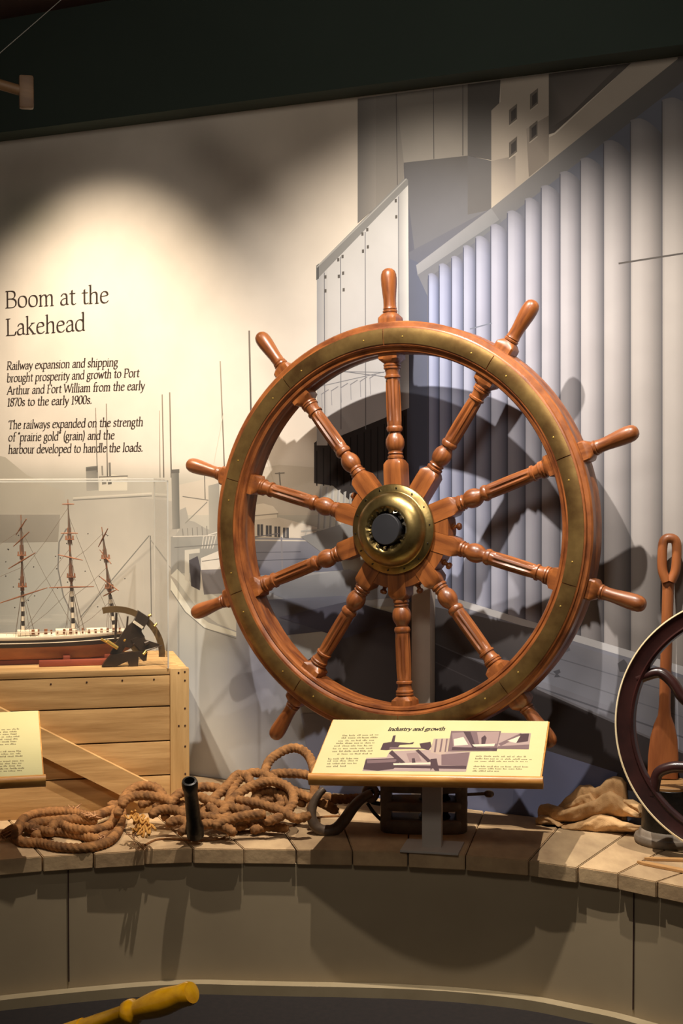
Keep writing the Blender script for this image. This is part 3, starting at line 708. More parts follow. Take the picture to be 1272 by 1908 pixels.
# hub core, wedges between the lower spokes, brass bell, black axle cap
bm = bmesh.new(); add_lathe(bm, [(0.094, -0.034), (0.096, -0.030), (0.096, 0.030), (0.094, 0.034)], 48, 'Y'); obj('hub_core', bm, M['varnish'], wheel)
peg_bm = lambda: None
for s in (0, 1, 2, 3, 4):
    pass
for k, (sidx, peg) in enumerate(((3, 1), (4, 1), (5, 1), (6, 1), (9 - 0, 1))):
    # gap following spoke index sidx (clockwise): centre angle
    ac = A0 - R(36) * (sidx - 1) - R(18) if sidx < 9 else A0 - R(36) * 7 - R(18) - 0.0
    if sidx == 3: ac = A0 - R(36) * 2 - R(18)
    if sidx == 4: ac = A0 - R(36) * 3 - R(18)
    if sidx == 5: ac = A0 - R(36) * 4 - R(18)
    if sidx == 6: ac = A0 - R(36) * 5 - R(18)
    if sidx == 9: ac = A0 - R(36) * 8 - R(18)
    bm = bmesh.new(); ri, ro = 0.09 * K, (0.158 if sidx < 9 else 0.148) * K
    def gap(r): return math.asin(min(0.99, (0.0265 * K) / r))
    prof = []
    for r in (ri, ro):
        h = R(18) - gap(r); n = 6
        pts = [(r * cos(ac + h * (2 * q / n - 1)), r * sin(ac + h * (2 * q / n - 1))) for q in range(n + 1)]
        prof += pts if r == ri else pts[::-1]
    add_loft(bm, [[Vector((x, f, z)) for x, z in prof] for f in (-0.0255, 0.028)])
    obj('hub_wedge', bm, M['varnish'], wheel, sharp=30)
    bm = bmesh.new(); mt = Matrix.Rotation(R(90) - ac, 4, 'Y') @ Matrix.Translation((0, 0.006, ro))
    add_lathe(bm, [(0.0085, -0.004), (0.0085, 0.004), (0.0055, 0.006), (0.0055, 0.012), (0.0095, 0.015), (0.0105, 0.019), (0.0085, 0.024), (0.003, 0.026)], 16, 'Z', mtx=mt)
    obj('hub_bolt', bm, M['varnish'], wheel)
# torn bell
bm = bmesh.new(); SEG = 72; rr = random.Random(5)
prof = [(0.1205, 0.030), (0.1212, 0.036), (0.119, 0.0395), (0.103, 0.0415), (0.100, 0.044), (0.0985, 0.050), (0.0955, 0.058), (0.089, 0.067), (0.079, 0.0745), (0.067, 0.079), (0.063, 0.080), (0.0605, 0.0790)]
rings = []
for r, f in prof: rings.append([Vector((r * K * cos(2 * pi * k / SEG), -f, r * K * sin(2 * pi * k / SEG))) for k in range(SEG)])
jag = []
for k in range(SEG):
    a = 2 * pi * k / SEG; j = 0.0485 + 0.003 * sin(a * 7 + 1) + rr.uniform(-0.003, 0.003)
    if -0.6 < (a if a < pi else a - 2 * pi) < 0.9: j += 0.006 * rr.random() + 0.006
    jag.append(Vector((j * K * cos(a), -(0.070 + rr.uniform(-0.004, 0.008)), j * K * sin(a))))
rings.append(jag)
rings.append([Vector((0.046 * K * cos(2 * pi * k / SEG), -0.05, 0.046 * K * sin(2 * pi * k / SEG))) for k in range(SEG)])
add_loft(bm, rings, cap=False); obj('brass_bell', bm, M['brass'], wheel, sharp=50)
for k in range(14):
    a = 2 * pi * (k + 0.3) / 14; bm = bmesh.new()
    add_lathe(bm, [(0.0024, 0.0395), (0.0022, 0.0425), (0.001, 0.043)], 8, 'Y', mtx=Matrix.Translation((0.111 * K * cos(a), 0, 0.111 * K * sin(a)))); obj('screw', bm, M['iron_dark'], wheel)
bm = bmesh.new()
for k in range(15):
    a = R(rr.choice((-150, -120, -95, -70, -45, -25, 0, 20, 40, 62, 170, 195))) + rr.uniform(-.15, .15); w_ = rr.uniform(.05, .13); f0 = rr.uniform(.070, .076)
    q = [(0.057, a - w_, f0), (0.057, a + w_, f0 + .003), (0.0455 + rr.uniform(-.001, .004), a + w_ * .4, f0 + rr.uniform(-.006, .008)), (0.046, a - w_ * .5, f0 - rr.uniform(-.006, .006))]
    vs_ = [bm.verts.new((r * K * cos(t), -f, r * K * sin(t))) for r, t, f in q] + [bm.verts.new((r * K * cos(t), -f + .0012, r * K * sin(t))) for r, t, f in q]
    bm.faces.new(vs_[:4]); bm.faces.new(vs_[4:][::-1])
    for e_ in range(4): bm.faces.new((vs_[e_], vs_[4 + e_], vs_[4 + (e_ + 1) % 4], vs_[(e_ + 1) % 4]))
add_lathe(bm, [(0.0555 * K, 0.066), (0.060 * K, 0.066), (0.060 * K, 0.074), (0.0555 * K, 0.074)], 40, 'Y', cap=False)
obj('torn_edge', bm, M['torn'], wheel, smooth=False)
bm = bmesh.new(); add_lathe(bm, [(0.040 * K, 0.03), (0.0415 * K, 0.082), (0.040 * K, 0.0845), (0.010, 0.085)], 48, 'Y'); obj('axle_cap', bm, M['black'], wheel, sharp=30)
bm = bmesh.new(); add_lathe(bm, [(0.026, -0.150), (0.026, -0.03)], 24, 'Y'); obj('axle', bm, M['iron_dark'], wheel, sharp=30)

# pale post that carries the wheel
pp = wc + WN * 0.168; pp.z = ZS
post = empty('mounting_post', pp, (0, 0, -YAW))
tag(post, 'pale grey square post carrying the big wooden ship wheel', 'post')
bm = bmesh.new(); add_box(bm, (-0.030, -0.018, 0), (0.030, 0.018, wc.z - ZS + 0.03), bev=0.002); obj('upright', bm, M['post'], post, sharp=30)
bm = bmesh.new(); add_box(bm, (-0.075, -0.03, 0), (0.075, 0.026, 0.006), bev=0.001); obj('foot_plate', bm, M['post'], post, sharp=30)

# ---------------------------------------------------------------- reading panels
def reading_panel(name, label, yaw, roll, bc, w, D, h, postx, side):
    """bc: centre of the lower front edge"""
    t = Vector((cos(yaw), -sin(yaw), 0)); n = Vector((sin(yaw), cos(yaw), 0))
    t = (t + Vector((0, 0, sin(roll)))).normalized()
    s = (n * D + Vector((0, 0, h))); L = s.length; s = s / L
    nz = t.cross(s).normalized()
    base = bc + n * D * 0.45 + t * postx; base.z = ZS
    root = empty(name, base)
    tag(root, label, 'information panel')
    def loc(u, v, k): return bc + t * u + s * v + nz * k - base
    bm = bmesh.new()
    add_loft(bm, [[loc(-w / 2, v, k), loc(w / 2, v, k), loc(w / 2, v, k2), loc(-w / 2, v, k2)] for v, k, k2 in ((0.004, 0, -0.012), (L, 0, -0.012))])
    obj('board', bm, M['nosing'], root, smooth=False)
    bm = bmesh.new()
    m = 0.003
    add_loft(bm, [[loc(-w / 2 + m, v, 0.0002), loc(w / 2 - m, v, 0.0002), loc(w / 2 - m, v, 0.0032), loc(-w / 2 + m, v, 0.0032)] for v in (0.008, L - m)])
    sheet = obj('printed_sheet', bm, M['panel_print'], root, smooth=False)
    bm = bmesh.new()
    prof = [(0.014, -0.022), (0.014, 0.002), (0.006, 0.006), (-0.002, 0.004), (-0.007, -0.004), (-0.008, -0.018), (-0.004, -0.024)]
    add_loft(bm, [[loc(u, v, k) for v, k in prof] for u in (-w / 2 - 0.004, w / 2 + 0.004)]); obj('nosing', bm, M['nosing'], root, sharp=50)
    top = bc + n * D * 0.45 + t * postx + Vector((0, 0, h * 0.45 - 0.014))
    bm = bmesh.new()
    mt = Matrix.Rotation(-yaw, 4, 'Z')
    add_box(bm, (-0.0255, -0.013, 0), (0.0255, 0.013, top.z - ZS - 0.002), mtx=mt, bev=0.0015); obj('pedestal', bm, M['post'], root, sharp=30)
    bm = bmesh.new(); add_box(bm, (-0.076, -0.058, 0), (0.076, 0.062, 0.006), mtx=mt, bev=0.001); obj('base_plate', bm, M['post'], root, sharp=30)
    return root, sheet, loc, t, s, nz, bc, base, L
yaw1 = R(12)
pb = at(789, 1450, 3.775)
P1 = reading_panel('reading_panel', 'cream angled panel titled Industry and growth on a grey post before the big wheel', yaw1, R(1.7), pb, 0.592, 0.275, 0.098, 0.004, 1)
root, sheet, loc, t, s, nz, bc, base, L = P1
def onpanel(px, py, k=0.0036):
    r = ray(px, py); o = Vector((0, 0, H)); q = bc + nz * k
    return o + r * ((q - o).dot(nz) / r.dot(nz)) - base
bm = bmesh.new()
o = onpanel(722, 1361.5); e = onpanel(828, 1361); 
text_mesh(bm, 'Industry and growth', o, (e - o).normalized(), s, 0.027, width=(e - o).length, weight=17, shear=0.12, thin=0.5)
obj('title', bm, M['ink'], sheet, smooth=False, recalc=False)
def greek(bm, rows, rnd):
    for (x0, y0, x1, y1) in rows:
        x = x0
        while x < x1 - 3:
            wd = min(rnd.uniform(5, 14), x1 - x); ya = y0 + (y1 - y0) * (x - x0) / (x1 - x0)
            xx = x
            while xx < x + wd - 1:
                hgt = rnd.choice((1.7, 1.7, 1.7, 2.6)); f = [(xx, ya), (xx + 1.5, ya), (xx + 1.7, ya - hgt), (xx + 0.2, ya - hgt)]
                bm.faces.new([bm.verts.new(onpanel(a, b)) for a, b in f]); xx += 2.3
            x += wd + 3
rg = random.Random(11)
bm = bmesh.new()
greek(bm, [(638, 1371.5, 704, 1370), (636, 1376, 703, 1375), (630, 1381.5, 702, 1380), (626, 1386, 698, 1385), (622, 1391, 697, 1390), (620, 1396, 697, 1395), (619, 1401, 695, 1400), (628, 1406, 692, 1405)], rg)
obj('text_block', bm, M['ink_soft'], sheet, smooth=False, recalc=False)
bm = bmesh.new(); greek(bm, [(611, 1415, 668, 1414), (610, 1419, 667, 1418), (609, 1424, 666, 1423), (608, 1429, 650, 1428)], rg); obj('text_block', bm, M['ink_soft'], sheet, smooth=False, recalc=False)
bm = bmesh.new(); greek(bm, [(886, 1410, 984, 1411), (885, 1414.5, 990, 1416), (884, 1419.5, 982, 1420)], rg); obj('text_block', bm, M['ink_soft'], sheet, smooth=False, recalc=False)
bm = bmesh.new(); greek(bm, [(882, 1429, 984, 1430), (881, 1433, 972, 1434), (880, 1437.5, 930, 1438)], rg); obj('text_block', bm, M['ink_soft'], sheet, smooth=False, recalc=False)
def picture(name, polys):
    bm = bmesh.new(); pl = bm.loops.layers.float_color.new('paint'); k = 0.0036
    for pts, c in polys:
        k += 0.00002
        f = bm.faces.new([bm.verts.new(onpanel(540 + x / 2.446, 1320 + y / 2.446, k)) for x, y in pts])
        for l in f.loops: l[pl] = sr(c)
    obj(name, bm, M['print'], sheet, smooth=False, recalc=False)
D1, D2, D3, D4 = (74, 58, 62), (112, 92, 94), (160, 140, 134), (206, 192, 170)
picture('harbour_collage', [
    ([(330, 285), (348, 226), (440, 222), (455, 195), (640, 188), (655, 138), (728, 136), (716, 196), (822, 198), (802, 288)], D3),
    ([(640, 200), (655, 138), (728, 136), (716, 196), (700, 215)], (170, 150, 136)),
    ([(655, 200), (664, 140), (672, 140), (664, 200)], D2), ([(680, 198), (690, 138), (697, 138), (688, 198)], D2), ([(704, 198), (712, 138), (719, 138), (710, 198)], D2),
    ([(412, 188), (425, 158), (462, 152), (470, 124), (482, 122), (476, 152), (545, 158), (566, 152), (560, 162), (500, 166), (490, 180), (440, 190)], D1),
    ([(590, 160), (640, 152), (645, 172), (632, 190), (598, 182)], D1), ([(455, 176), (600, 178), (600, 184), (452, 186)], D2),
    ([(334, 278), (345, 232), (494, 226), (500, 250), (470, 276), (400, 284)], D1), ([(350, 236), (490, 230), (480, 244), (352, 250)], D2),
    ([(465, 190), (525, 246), (505, 250), (450, 205)], D1), ([(585, 186), (645, 240), (628, 246), (572, 192)], D1),
    ([(690, 210), (818, 200), (806, 262), (690, 258)], D2), ([(475, 258), (805, 262), (802, 276), (470, 270)], D1), ([(470, 250), (640, 246), (640, 254), (472, 258)], D4),
    ([(640, 230), (668, 228), (680, 284), (660, 284), (650, 268), (640, 284)], D1), ([(530, 205), (580, 200), (600, 240), (545, 244)], (140, 118, 116)), ([(555, 228), (568, 226), (572, 246), (556, 248)], D1)])
picture('dock_photograph', [
    ([(718, 196), (734, 102), (962, 103), (942, 194)], D2), ([(738, 112), (800, 108), (840, 176), (745, 180)], (140, 120, 118)), ([(746, 140), (790, 130), (812, 166), (748, 170)], D4),
    ([(790, 106), (822, 106), (850, 186), (836, 188)], D1), ([(852, 108), (955, 106), (944, 160), (862, 164)], (150, 128, 124)), ([(872, 134), (888, 122), (896, 134), (888, 166), (872, 166)], D1),
    ([(740, 176), (946, 180), (942, 193), (736, 190)], D1), ([(830, 164), (935, 160), (930, 172), (840, 174)], D4)])
picture('train_photograph', [
    ([(943, 184), (958, 111), (1098, 113), (1088, 186)], D3), ([(950, 160), (1052, 112), (1060, 122), (960, 172)], D2), ([(948, 172), (1090, 164), (1088, 186), (943, 184)], D2), ([(1048, 116), (1090, 114), (1084, 150), (1026, 158)], D1), ([(990, 148), (1050, 124), (1030, 158)], D4)])

pb2 = at(-147, 1462, 3.70)
P2 = reading_panel('reading_panel', 'cream angled panel cut by the left edge, standing before the pine crate', R(-14), R(0), pb2, 0.60, 0.25, 0.13, -0.01, -1)
root, sheet, loc, t, s, nz, bc, base, L = P2
bm = bmesh.new(); rg = random.Random(4)
greek(bm, [(-40, 1362 + k * 4.6, 36 - (k % 3) * 3, 1359 + k * 4.6) for k in range(7)], rg); obj('text_block', bm, M['ink_soft'], sheet, smooth=False, recalc=False)
bm = bmesh.new(); greek(bm, [(-40, 1403 + k * 4.6, 44 - (k % 2) * 5, 1400 + k * 4.6) for k in range(3)] + [(-40, 1421 + k * 4.6, 46 - (k % 3) * 4, 1418 + k * 4.6) for k in range(5)], rg); obj('text_block', bm, M['ink_soft'], sheet, smooth=False, recalc=False)

# ---------------------------------------------------------------- pine crate, acrylic case, ship model, sextant
CY = R(12.6)
cc = at(352, 1245, 4.30); CZ = cc.z; ch = CZ - ZS
crate = empty('pine_crate', (cc.x, cc.y, ZS), (0, 0, CY))
tag(crate, 'raw pine plank crate with a diagonal brace under the clear display case', 'crate')
CW, CD = 0.95, 0.42; pw = 0.054
def cbox(lo, hi, name, m, bev=0.0015, mtx=None, parent=None):
    bm = bmesh.new(); add_box(bm, lo, hi, mtx, bev); return obj(name, bm, m, parent or crate, sharp=30)
cbox((-CW + .02, 0.03, 0.0), (-0.02, CD - .01, ch - 0.03), 'inner_box', M['gap'], 0)
zs = [0.0, 0.108, 0.207, 0.307, ch - 0.018]
bm = bmesh.new()
for k in range(4): add_box(bm, (-CW + pw, 0.006, zs[k] + (0.002 if k else 0)), (-pw - 0.0005, 0.028, zs[k + 1] - 0.002), bev=0.0012)
obj('front_planks', bm, M['crate'], crate, sharp=30)
for x in (-pw, -CW): cbox((x, 0.0, 0), (x + pw, 0.03, ch), 'corner_board', M['crate_post'])
bm = bmesh.new()
for k in range(4): add_box(bm, (-0.022, 0.032, zs[k] + 0.002), (0, CD, zs[k + 1] - 0.002 + (0.016 if k == 3 else 0)), bev=0.0012)
obj('side_planks', bm, M['crate'], crate, sharp=30); bm = bmesh.new()
for k in range(4): add_box(bm, (-CW, 0.032, zs[k] + 0.002), (-CW + .022, CD, zs[k + 1] - 0.002 + (0.016 if k == 3 else 0)), bev=0.0012)
obj('side_planks', bm, M['crate'], crate, sharp=30)
cbox((-CW + .024, 0.007, ch - 0.017), (-0.024, CD, ch - 0.0005), 'lid', M['crate'])
# brace: from upper left down to lower right
a = Vector((-0.62, -0.011, 0.335)); b = Vector((-0.135, -0.011, 0.065)); d = (b - a).normalized(); up = Vector((-d.z, 0, d.x))
bm = bmesh.new(); hw = 0.034
add_loft(bm, [[p + up * hw + Vector((0, -0.011, 0)), p - up * hw + Vector((0, -0.011, 0)), p - up * hw + Vector((0, 0.016, 0)), p + up * hw + Vector((0, 0.016, 0))] for p in (a, b)])
obj('brace', bm, M['crate'], crate, smooth=False)
bm = bmesh.new(); add_lathe(bm, [(0.0028, 0.0), (0.0026, 0.0012), (0.001, 0.0016)], 8, 'Y'); nail = obj('nail', bm, M['gap'], crate)
spots = [(-0.012, ch - 0.010), (-0.012, ch - 0.035), (-0.012, 0.30), (-0.012, 0.25), (-0.012, 0.19), (-0.030, 0.25), (-0.012, 0.11), (-0.03, ch - 0.012)]
spots2 = [(-0.10, ch - 0.030), (-0.19, ch - 0.030), (-0.29, ch - 0.032), (-0.39, ch - 0.034)]
for i, (x, z) in enumerate(spots): 
    n_ = nail if i == 0 else nail.copy()
    if i: COL.objects.link(n_); n_.parent = crate
    n_.location = (x, 0.0, z)
for x, z in spots2:
    n_ = nail.copy(); COL.objects.link(n_); n_.parent = crate; n_.location = (x, 0.006, z)
CM = Matrix.Translation((cc.x, cc.y, CZ)) @ Matrix.Rotation(CY, 4, 'Z')
def cw(x, y, z): return CM @ Vector((x, y, z))

case = empty('display_case', cw(-0.5, 0.2, 0), (0, 0, CY))
tag(case, 'clear acrylic display case over the ship model on top of the crate', 'display case')
x0, x1, y0, y1, hz = -0.43, 0.441, -0.195, 0.195, 0.538; th = 0.005
bm = bmesh.new()
def pane(bm, pts):
    bm.faces.new([bm.verts.new(p) for p in pts])
pane(bm, [(x0, y0, 0.001), (x1, y0, 0.001), (x1, y0, hz), (x0, y0, hz)])
pane(bm, [(x1, y0, 0.001), (x1, y1, 0.001), (x1, y1, hz), (x1, y0, hz)])
pane(bm, [(x1, y1, 0.001), (x0, y1, 0.001), (x0, y1, hz), (x1, y1, hz)])
pane(bm, [(x0, y1, 0.001), (x0, y0, 0.001), (x0, y0, hz), (x0, y1, hz)])
pane(bm, [(x0, y0, hz), (x1, y0, hz), (x1, y1, hz), (x0, y1, hz)])
obj('cover', bm, M['acrylic'], case, smooth=False)
bm = bmesh.new(); e = 0.0022
for (p, q) in (((x1, y0, 0), (x1, y0, hz)), ((x1, y1, 0), (x1, y1, hz)), ((x0, y0, 0), (x0, y0, hz)), ((x0, y1, 0), (x0, y1, hz)), ((x0, y0, hz), (x1, y0, hz)), ((x0, y1, hz), (x1, y1, hz)), ((x1, y0, hz), (x1, y1, hz)), ((x0, y0, hz), (x0, y1, hz))):
    lo = [min(p[k], q[k]) - e for k in range(3)]; hi = [max(p[k], q[k]) + e for k in range(3)]
    lo[2] = max(lo[2], 0.001); add_box(bm, lo, hi)
obj('cover_edge', bm, M['acrylic_edge'], case, smooth=False)

SY = 0.19
ship = empty('ship_model', cw(-0.32, SY, 0), (0, 0, CY))
tag(ship, 'three-masted sailing ship model with black and copper hull inside the clear case', 'ship model')
# local: x along (stern at +), y into the case, z up from crate top
xs, xb = 0.178, -0.515
def half(u):     # beam along length, u 0 stern .. 1 bow
    return 0.048 * (min(1, 0.62 + 1.6 * u) if u < 0.25 else 1.0) * (1 - max(0, (u - 0.55) / 0.45) ** 2.2)
def sheer(u): return 0.080 + 0.016 * (2 * u - 0.9) ** 2
def hullring(u, lev0, lev1, n=9):
    x = xs + (xb - xs) * u; b = half(u) + 0.0008; dk = sheer(u); kz = 0.012 + 0.03 * max(0, (0.12 - u) / 0.12) ** 1.5
    pts = []
    for side in (1, -1):
        seq = [q / n for q in range(n + 1)]
        if side == -1: seq = seq[::-1]
        for q in seq:
            w = lev0 + (lev1 - lev0) * q
            full = min(1.0, (w ** 0.42)) if w > 0 else 0.0
            full = full ** (1.0 + 2.2 * max(0, 0.2 - u) / 0.2 + 1.2 * max(0, u - 0.75) / 0.25)
            pts.append(Vector((x, -side * b * max(full, 0.03), kz + (dk - kz) * w)))
    return pts
NU = 36
for nm, l0, l1, m, grow in (('lower_hull', 0.0, 0.60, M['copper'], 0), ('upper_hull', 0.60, 0.93, M['hull_black'], 0.0), ('bulwark', 0.93, 1.06, M['ship_white'], 0)):
    bm = bmesh.new(); add_loft(bm, [hullring(k / NU, l0, l1, 8) for k in range(NU + 1)]); obj(nm, bm, m, ship, sharp=50)
bm = bmesh.new(); add_tube(bm, [(xs + (xb - xs) * k / NU, -half(k / NU) - 0.0016, 0.012 + (sheer(k / NU) - 0.012) * 0.80) for k in range(2, NU)], 0.0012, 6); obj('white_stripe', bm, M['ship_white'], ship)
bm = bmesh.new()
for x in (-0.13, -0.02, 0.07): add_box(bm, (x - 0.03, -0.022, 0.086), (x + 0.03, 0.022, 0.1), bev=0.002)
add_box(bm, (-0.28, -0.014, 0.086), (-0.23, 0.014, 0.104), bev=0.002)
for k in range(24): add_box(bm, (-0.36 + k * 0.021, -0.040, 0.088), (-0.3585 + k * 0.021, -0.0385, 0.097))
add_box(bm, (-0.37, -0.0405, 0.0965), (0.14, -0.038, 0.098)); obj('deck_house', bm, M['ship_white'], ship, sharp=30)
bm = bmesh.new()
for k in range(16): 
    rk = random.Random(k); x = -0.12 + k * 0.018; add_box(bm, (x, -0.036, 0.09), (x + rk.uniform(.004, .01), -0.03, 0.09 + rk.uniform(.008, .016)))
obj('deck_gear', bm, M['ship_wood'], ship, smooth=False)
bm = bmesh.new(); add_tube(bm, [(xb + 0.03, 0, 0.095), (xb - 0.09, 0, 0.12)], [0.004, 0.0015], 8); obj('bowsprit', bm, M['ship_wood'], ship)
bm = bmesh.new()
for x in (-0.42, -0.25, -0.02, 0.10): add_box(bm, (x - 0.012, -0.045, 0), (x + 0.012, 0.045, 0.012), bev=0.002); add_box(bm, (x - 0.01, -0.045, 0.012), (x + 0.01, -0.022, 0.026), bev=0.002); add_box(bm, (x - 0.01, 0.022, 0.012), (x + 0.01, 0.045, 0.026), bev=0.002)
add_box(bm, (-0.10, -0.075, 0.0), (0.13, -0.055, 0.018), bev=0.003); add_box(bm, (-0.45, -0.01, 0.0), (0.12, 0.01, 0.013))
obj('cradle', bm, M['stand_red'], ship, sharp=30)
# masts: (base x, top dx, base z, top z)
def mast(bx, dx, zt, yards, tops):
    zb = 0.085
    def P(z): return Vector((bx + dx * (z - zb) / (zt - zb), 0, z))
    bm = bmesh.new(); add_tube(bm, [P(zb), P(zb + (zt - zb) * .4), P(zb + (zt - zb) * .75), P(zt)], [0.0042, 0.0036, 0.0024, 0.0012], 8)
    mo = obj('mast', bm, M['ship_wood'], ship)
    zl = zb + (zt - zb) * 0.36
    for q in range(9):
        z = zb + (zl - zb) * q / 9; bm = bmesh.new(); add_tube(bm, [P(z), P(z + (zl - zb) / 9 * .98)], 0.0052, 8)
        obj('mast_band', bm, M['ship_white'] if q % 2 else M['ship_black'], mo)
    for f in tops:
        p = P(zb + (zt - zb) * f); bm = bmesh.new(); add_box(bm, (p.x - 0.013, -0.013, p.z), (p.x + 0.013, 0.013, p.z + 0.0035), bev=0.001)
        for a, b in ((-.010, -.010), (.010, -.010), (-.010, .01), (.010, .01), (0, -.012)): add_box(bm, (p.x + a - .0018, b - .0018, p.z + .003), (p.x + a + .0018, b + .0018, p.z + .012))
        p2 = P(zb + (zt - zb) * (f - 0.02)); add_tube(bm, [P(zb + (zt - zb) * (f - .03)), P(zb + (zt - zb) * (f + .09))], 0.0058, 8)
        obj('mast_top', bm, M['ship_wood'], mo, sharp=30)
    for f, l, rot, tilt in yards:
        p = P(zb + (zt - zb) * f); c, s_ = cos(R(rot)), sin(R(rot)); bm = bmesh.new()
        d = Vector((c, -s_, sin(R(tilt))))
        q = p + Vector((0, -0.006, 0)); add_tube(bm, [q - d * l / 2, q, q + d * l / 2], [0.0013, 0.0026, 0.0013], 7); obj('yard', bm, M['ship_wood'], mo)
    bm = bmesh.new()
    for f0, f1, sp in ((0.0, 0.40, 0.034), (0.40, 0.66, 0.011), (0.66, 0.98, 0.007)):
        for side in (-1, 1):
            for q in range(5):
                a = P(zb + (zt - zb) * f0) + Vector(((q - 1.6) * sp / 2.4, side * (0.04 if f0 == 0 else 0.012), 0)); b = P(zb + (zt - zb) * f1)
                add_tube(bm, [a, b], 0.0005, 4, cap=False)
    obj('shrouds', bm, M['thread'], mo, smooth=False)
    return P, zb, zt
mst = []
mst.append(mast(-0.143, -0.004, 0.438, [(.33, .17, 35, 18), (.62, .10, 40, 30), (.80, .07, 50, 40), (.9, .06, 60, 55)], [.40, .66]))
mst.append(mast(0.002, -0.014, 0.482, [(.35, .13, 0, 0), (.57, .075, 20, -12), (.75, .05, 10, 0), (.965, .035, 0, 0)], [.42, .70]))
mst.append(mast(0.122, -0.036, 0.400, [(.47, .07, 40, -35), (.72, .06, 60, -40), (.9, .07, 70, 55), (.38, .07, 60, 20)], [.42, .70]))
bm = bmesh.new()
def stay(p, q): add_tube(bm, [p, (p + q) / 2 - Vector((0, 0, 0.006)), q], 0.0005, 4, cap=False)
for (P, zb, zt), (P_, zb_, zt_) in zip(mst[1:], mst): 
    stay(P(zt * .95), P_(zt_ * .62)); stay(P(zt * .7), P_(zt_ * .4)); stay(P(zt * .45), P_(zb_ + .01)); stay(P(zt * .62), P_(zb_ + .01)); stay(P_(zt_ * .9), P(zb + .02))
for z in (.9, .65): stay(mst[0][0](mst[0][2] * z), Vector((xb - 0.06, 0, 0.115)))
rb = random.Random(8)
obj('stays', bm, M['thread'], ship, smooth=False)
for q in range(26):
    k = rb.randrange(3); P, zb, zt = mst[k]; p = P(rb.uniform(.14, zt)) + Vector((rb.uniform(-.05, .06), rb.uniform(-.012, .012), 0))
    bm = bmesh.new(); bmesh.ops.create_icosphere(bm, subdivisions=1, radius=0.0022, matrix=Matrix.Translation(p)); obj('rigging_block', bm, M['ship_black'], ship)

sx0 = cw(-0.152, 0.085, 0)
sext = empty('sextant', sx0, (0, 0, CY))
tag(sext, 'dark bronze sextant with brass telescope in front of the ship model stern', 'sextant')
def sp_(px, py, y=0.0): return Vector(((px - 245) * 0.00160, y, (1250 - py) * 0.001555))
arc = []
for k in range(25):
    a = R(104 - k * 108 / 24.0); arc.append(sp_(211 + 86 * cos(a), 1229 - 86 * sin(a)))
bm = bmesh.new(); add_sweep(bm, arc, [(-0.009, -0.003), (0.009, -0.003), (0.009, 0.003), (-0.009, 0.003)]); obj('limb', bm, M['sextant_limb'], sext, sharp=40)
def plate(name, pts, y0, y1, m):
    bm = bmesh.new(); add_loft(bm, [[sp_(x, y, yy) for x, y in pts] for yy in (y0, y1)]); return obj(name, bm, m, sext, smooth=False)
plate('frame', [(203, 1226), (214, 1206), (232, 1178), (250, 1162), (262, 1172), (260, 1186), (266, 1196), (256, 1206), (248, 1204), (240, 1216), (230, 1214), (222, 1228)], -0.006, 0.006, M['sextant_dark'])
plate('shade_box', [(246, 1166), (254, 1146), (274, 1160), (262, 1182)], -0.018, 0.012, M['sextant_dark'])
plate('index_mirror', [(244, 1168), (247, 1164), (263, 1176), (260, 1180)], -0.020, -0.006, M['ship_white'])
plate('frame_leg', [(213, 1150), (217, 1150), (215, 1200), (211, 1200)], -0.004, 0.004, M['sextant_dark'])
plate('frame_leg', [(234, 1157), (237, 1157), (234, 1192), (231, 1192)], -0.004, 0.004, M['sextant_dark'])
plate('frame_plate', [(240, 1216), (252, 1204), (266, 1198), (270, 1208), (266, 1222), (246, 1226)], -0.003, 0.006, M['sextant_limb'])
plate('index_arm', [(240, 1200), (252, 1196), (292, 1210), (290, 1214), (258, 1222)], -0.010, -0.006, M['sextant_dark'])
plate('base_foot', [(188, 1248), (192, 1242), (204, 1228), (230, 1224), (262, 1222), (270, 1224), (268, 1240), (262, 1241), (254, 1232), (253, 1250), (237, 1250), (234, 1240), (214, 1249)], -0.014, 0.010, M['sextant_dark'])
for p, q, r, m, nm in (((187, 1197), (197, 1203), .0036, M['gold'], 'eyepiece'), ((197, 1201), (216, 1215), .0056, M['gold'], 'telescope'), ((272, 1157), (276, 1154), .004, M['gold'], 'shade_screw'), ((282, 1176), (287, 1171), .003, M['gold'], 'tangent_screw'), ((264, 1208), (272, 1205), .006, M['sextant_dark'], 'clamp_wheel'), ((266, 1222), (297, 1212), .0014, M['sextant_dark'], 'clamp_rod'), ((228, 1201), (230, 1200), .003, M['gold'], 'pivot'), ((262, 1228), (268, 1222), .004, M['gold'], 'foot_screw')):
    bm = bmesh.new(); add_tube(bm, [sp_(*p, -0.018), sp_(*q, -0.014)], r, 14); obj(nm, bm, m, sext, sharp=40)

# ---------------------------------------------------------------- ropes
RR = 0.0135
def add_rope(bm, pts, rad=RR, pitch=0.058, step=0.0045, n=28, ph=0.0):
    path = resample(smoothpath(pts, 10), step)
    if len(path) < 4: return
    rings = []
    for i, (p, a, b) in enumerate(frames(path)):
        th = 2 * pi * i * step / pitch / 1.0 + ph; ring = []
        tap = min(1.0, 0.75 + 0.25 * min(i, len(path) - 1 - i) / 3.0)
        for k in range(n):
            t = 2 * pi * k / n; f = abs(cos(2.0 * (t - th))) ; r = rad * tap * (0.66 + 0.38 * f ** 0.6)
            ring.append(p + a * (r * cos(t)) + b * (r * sin(t)))
        rings.append(ring)
    add_loft(bm, rings)
def heap(px, py, push=0.0):
    d = 3.905 + (1580 - py) * 0.0019 + push
    p = at(px, py, d)
    if p.z < ZS + RR * 0.9: p = atz(px, py, ZS + RR * 0.9)
    return p
bm = bmesh.new()
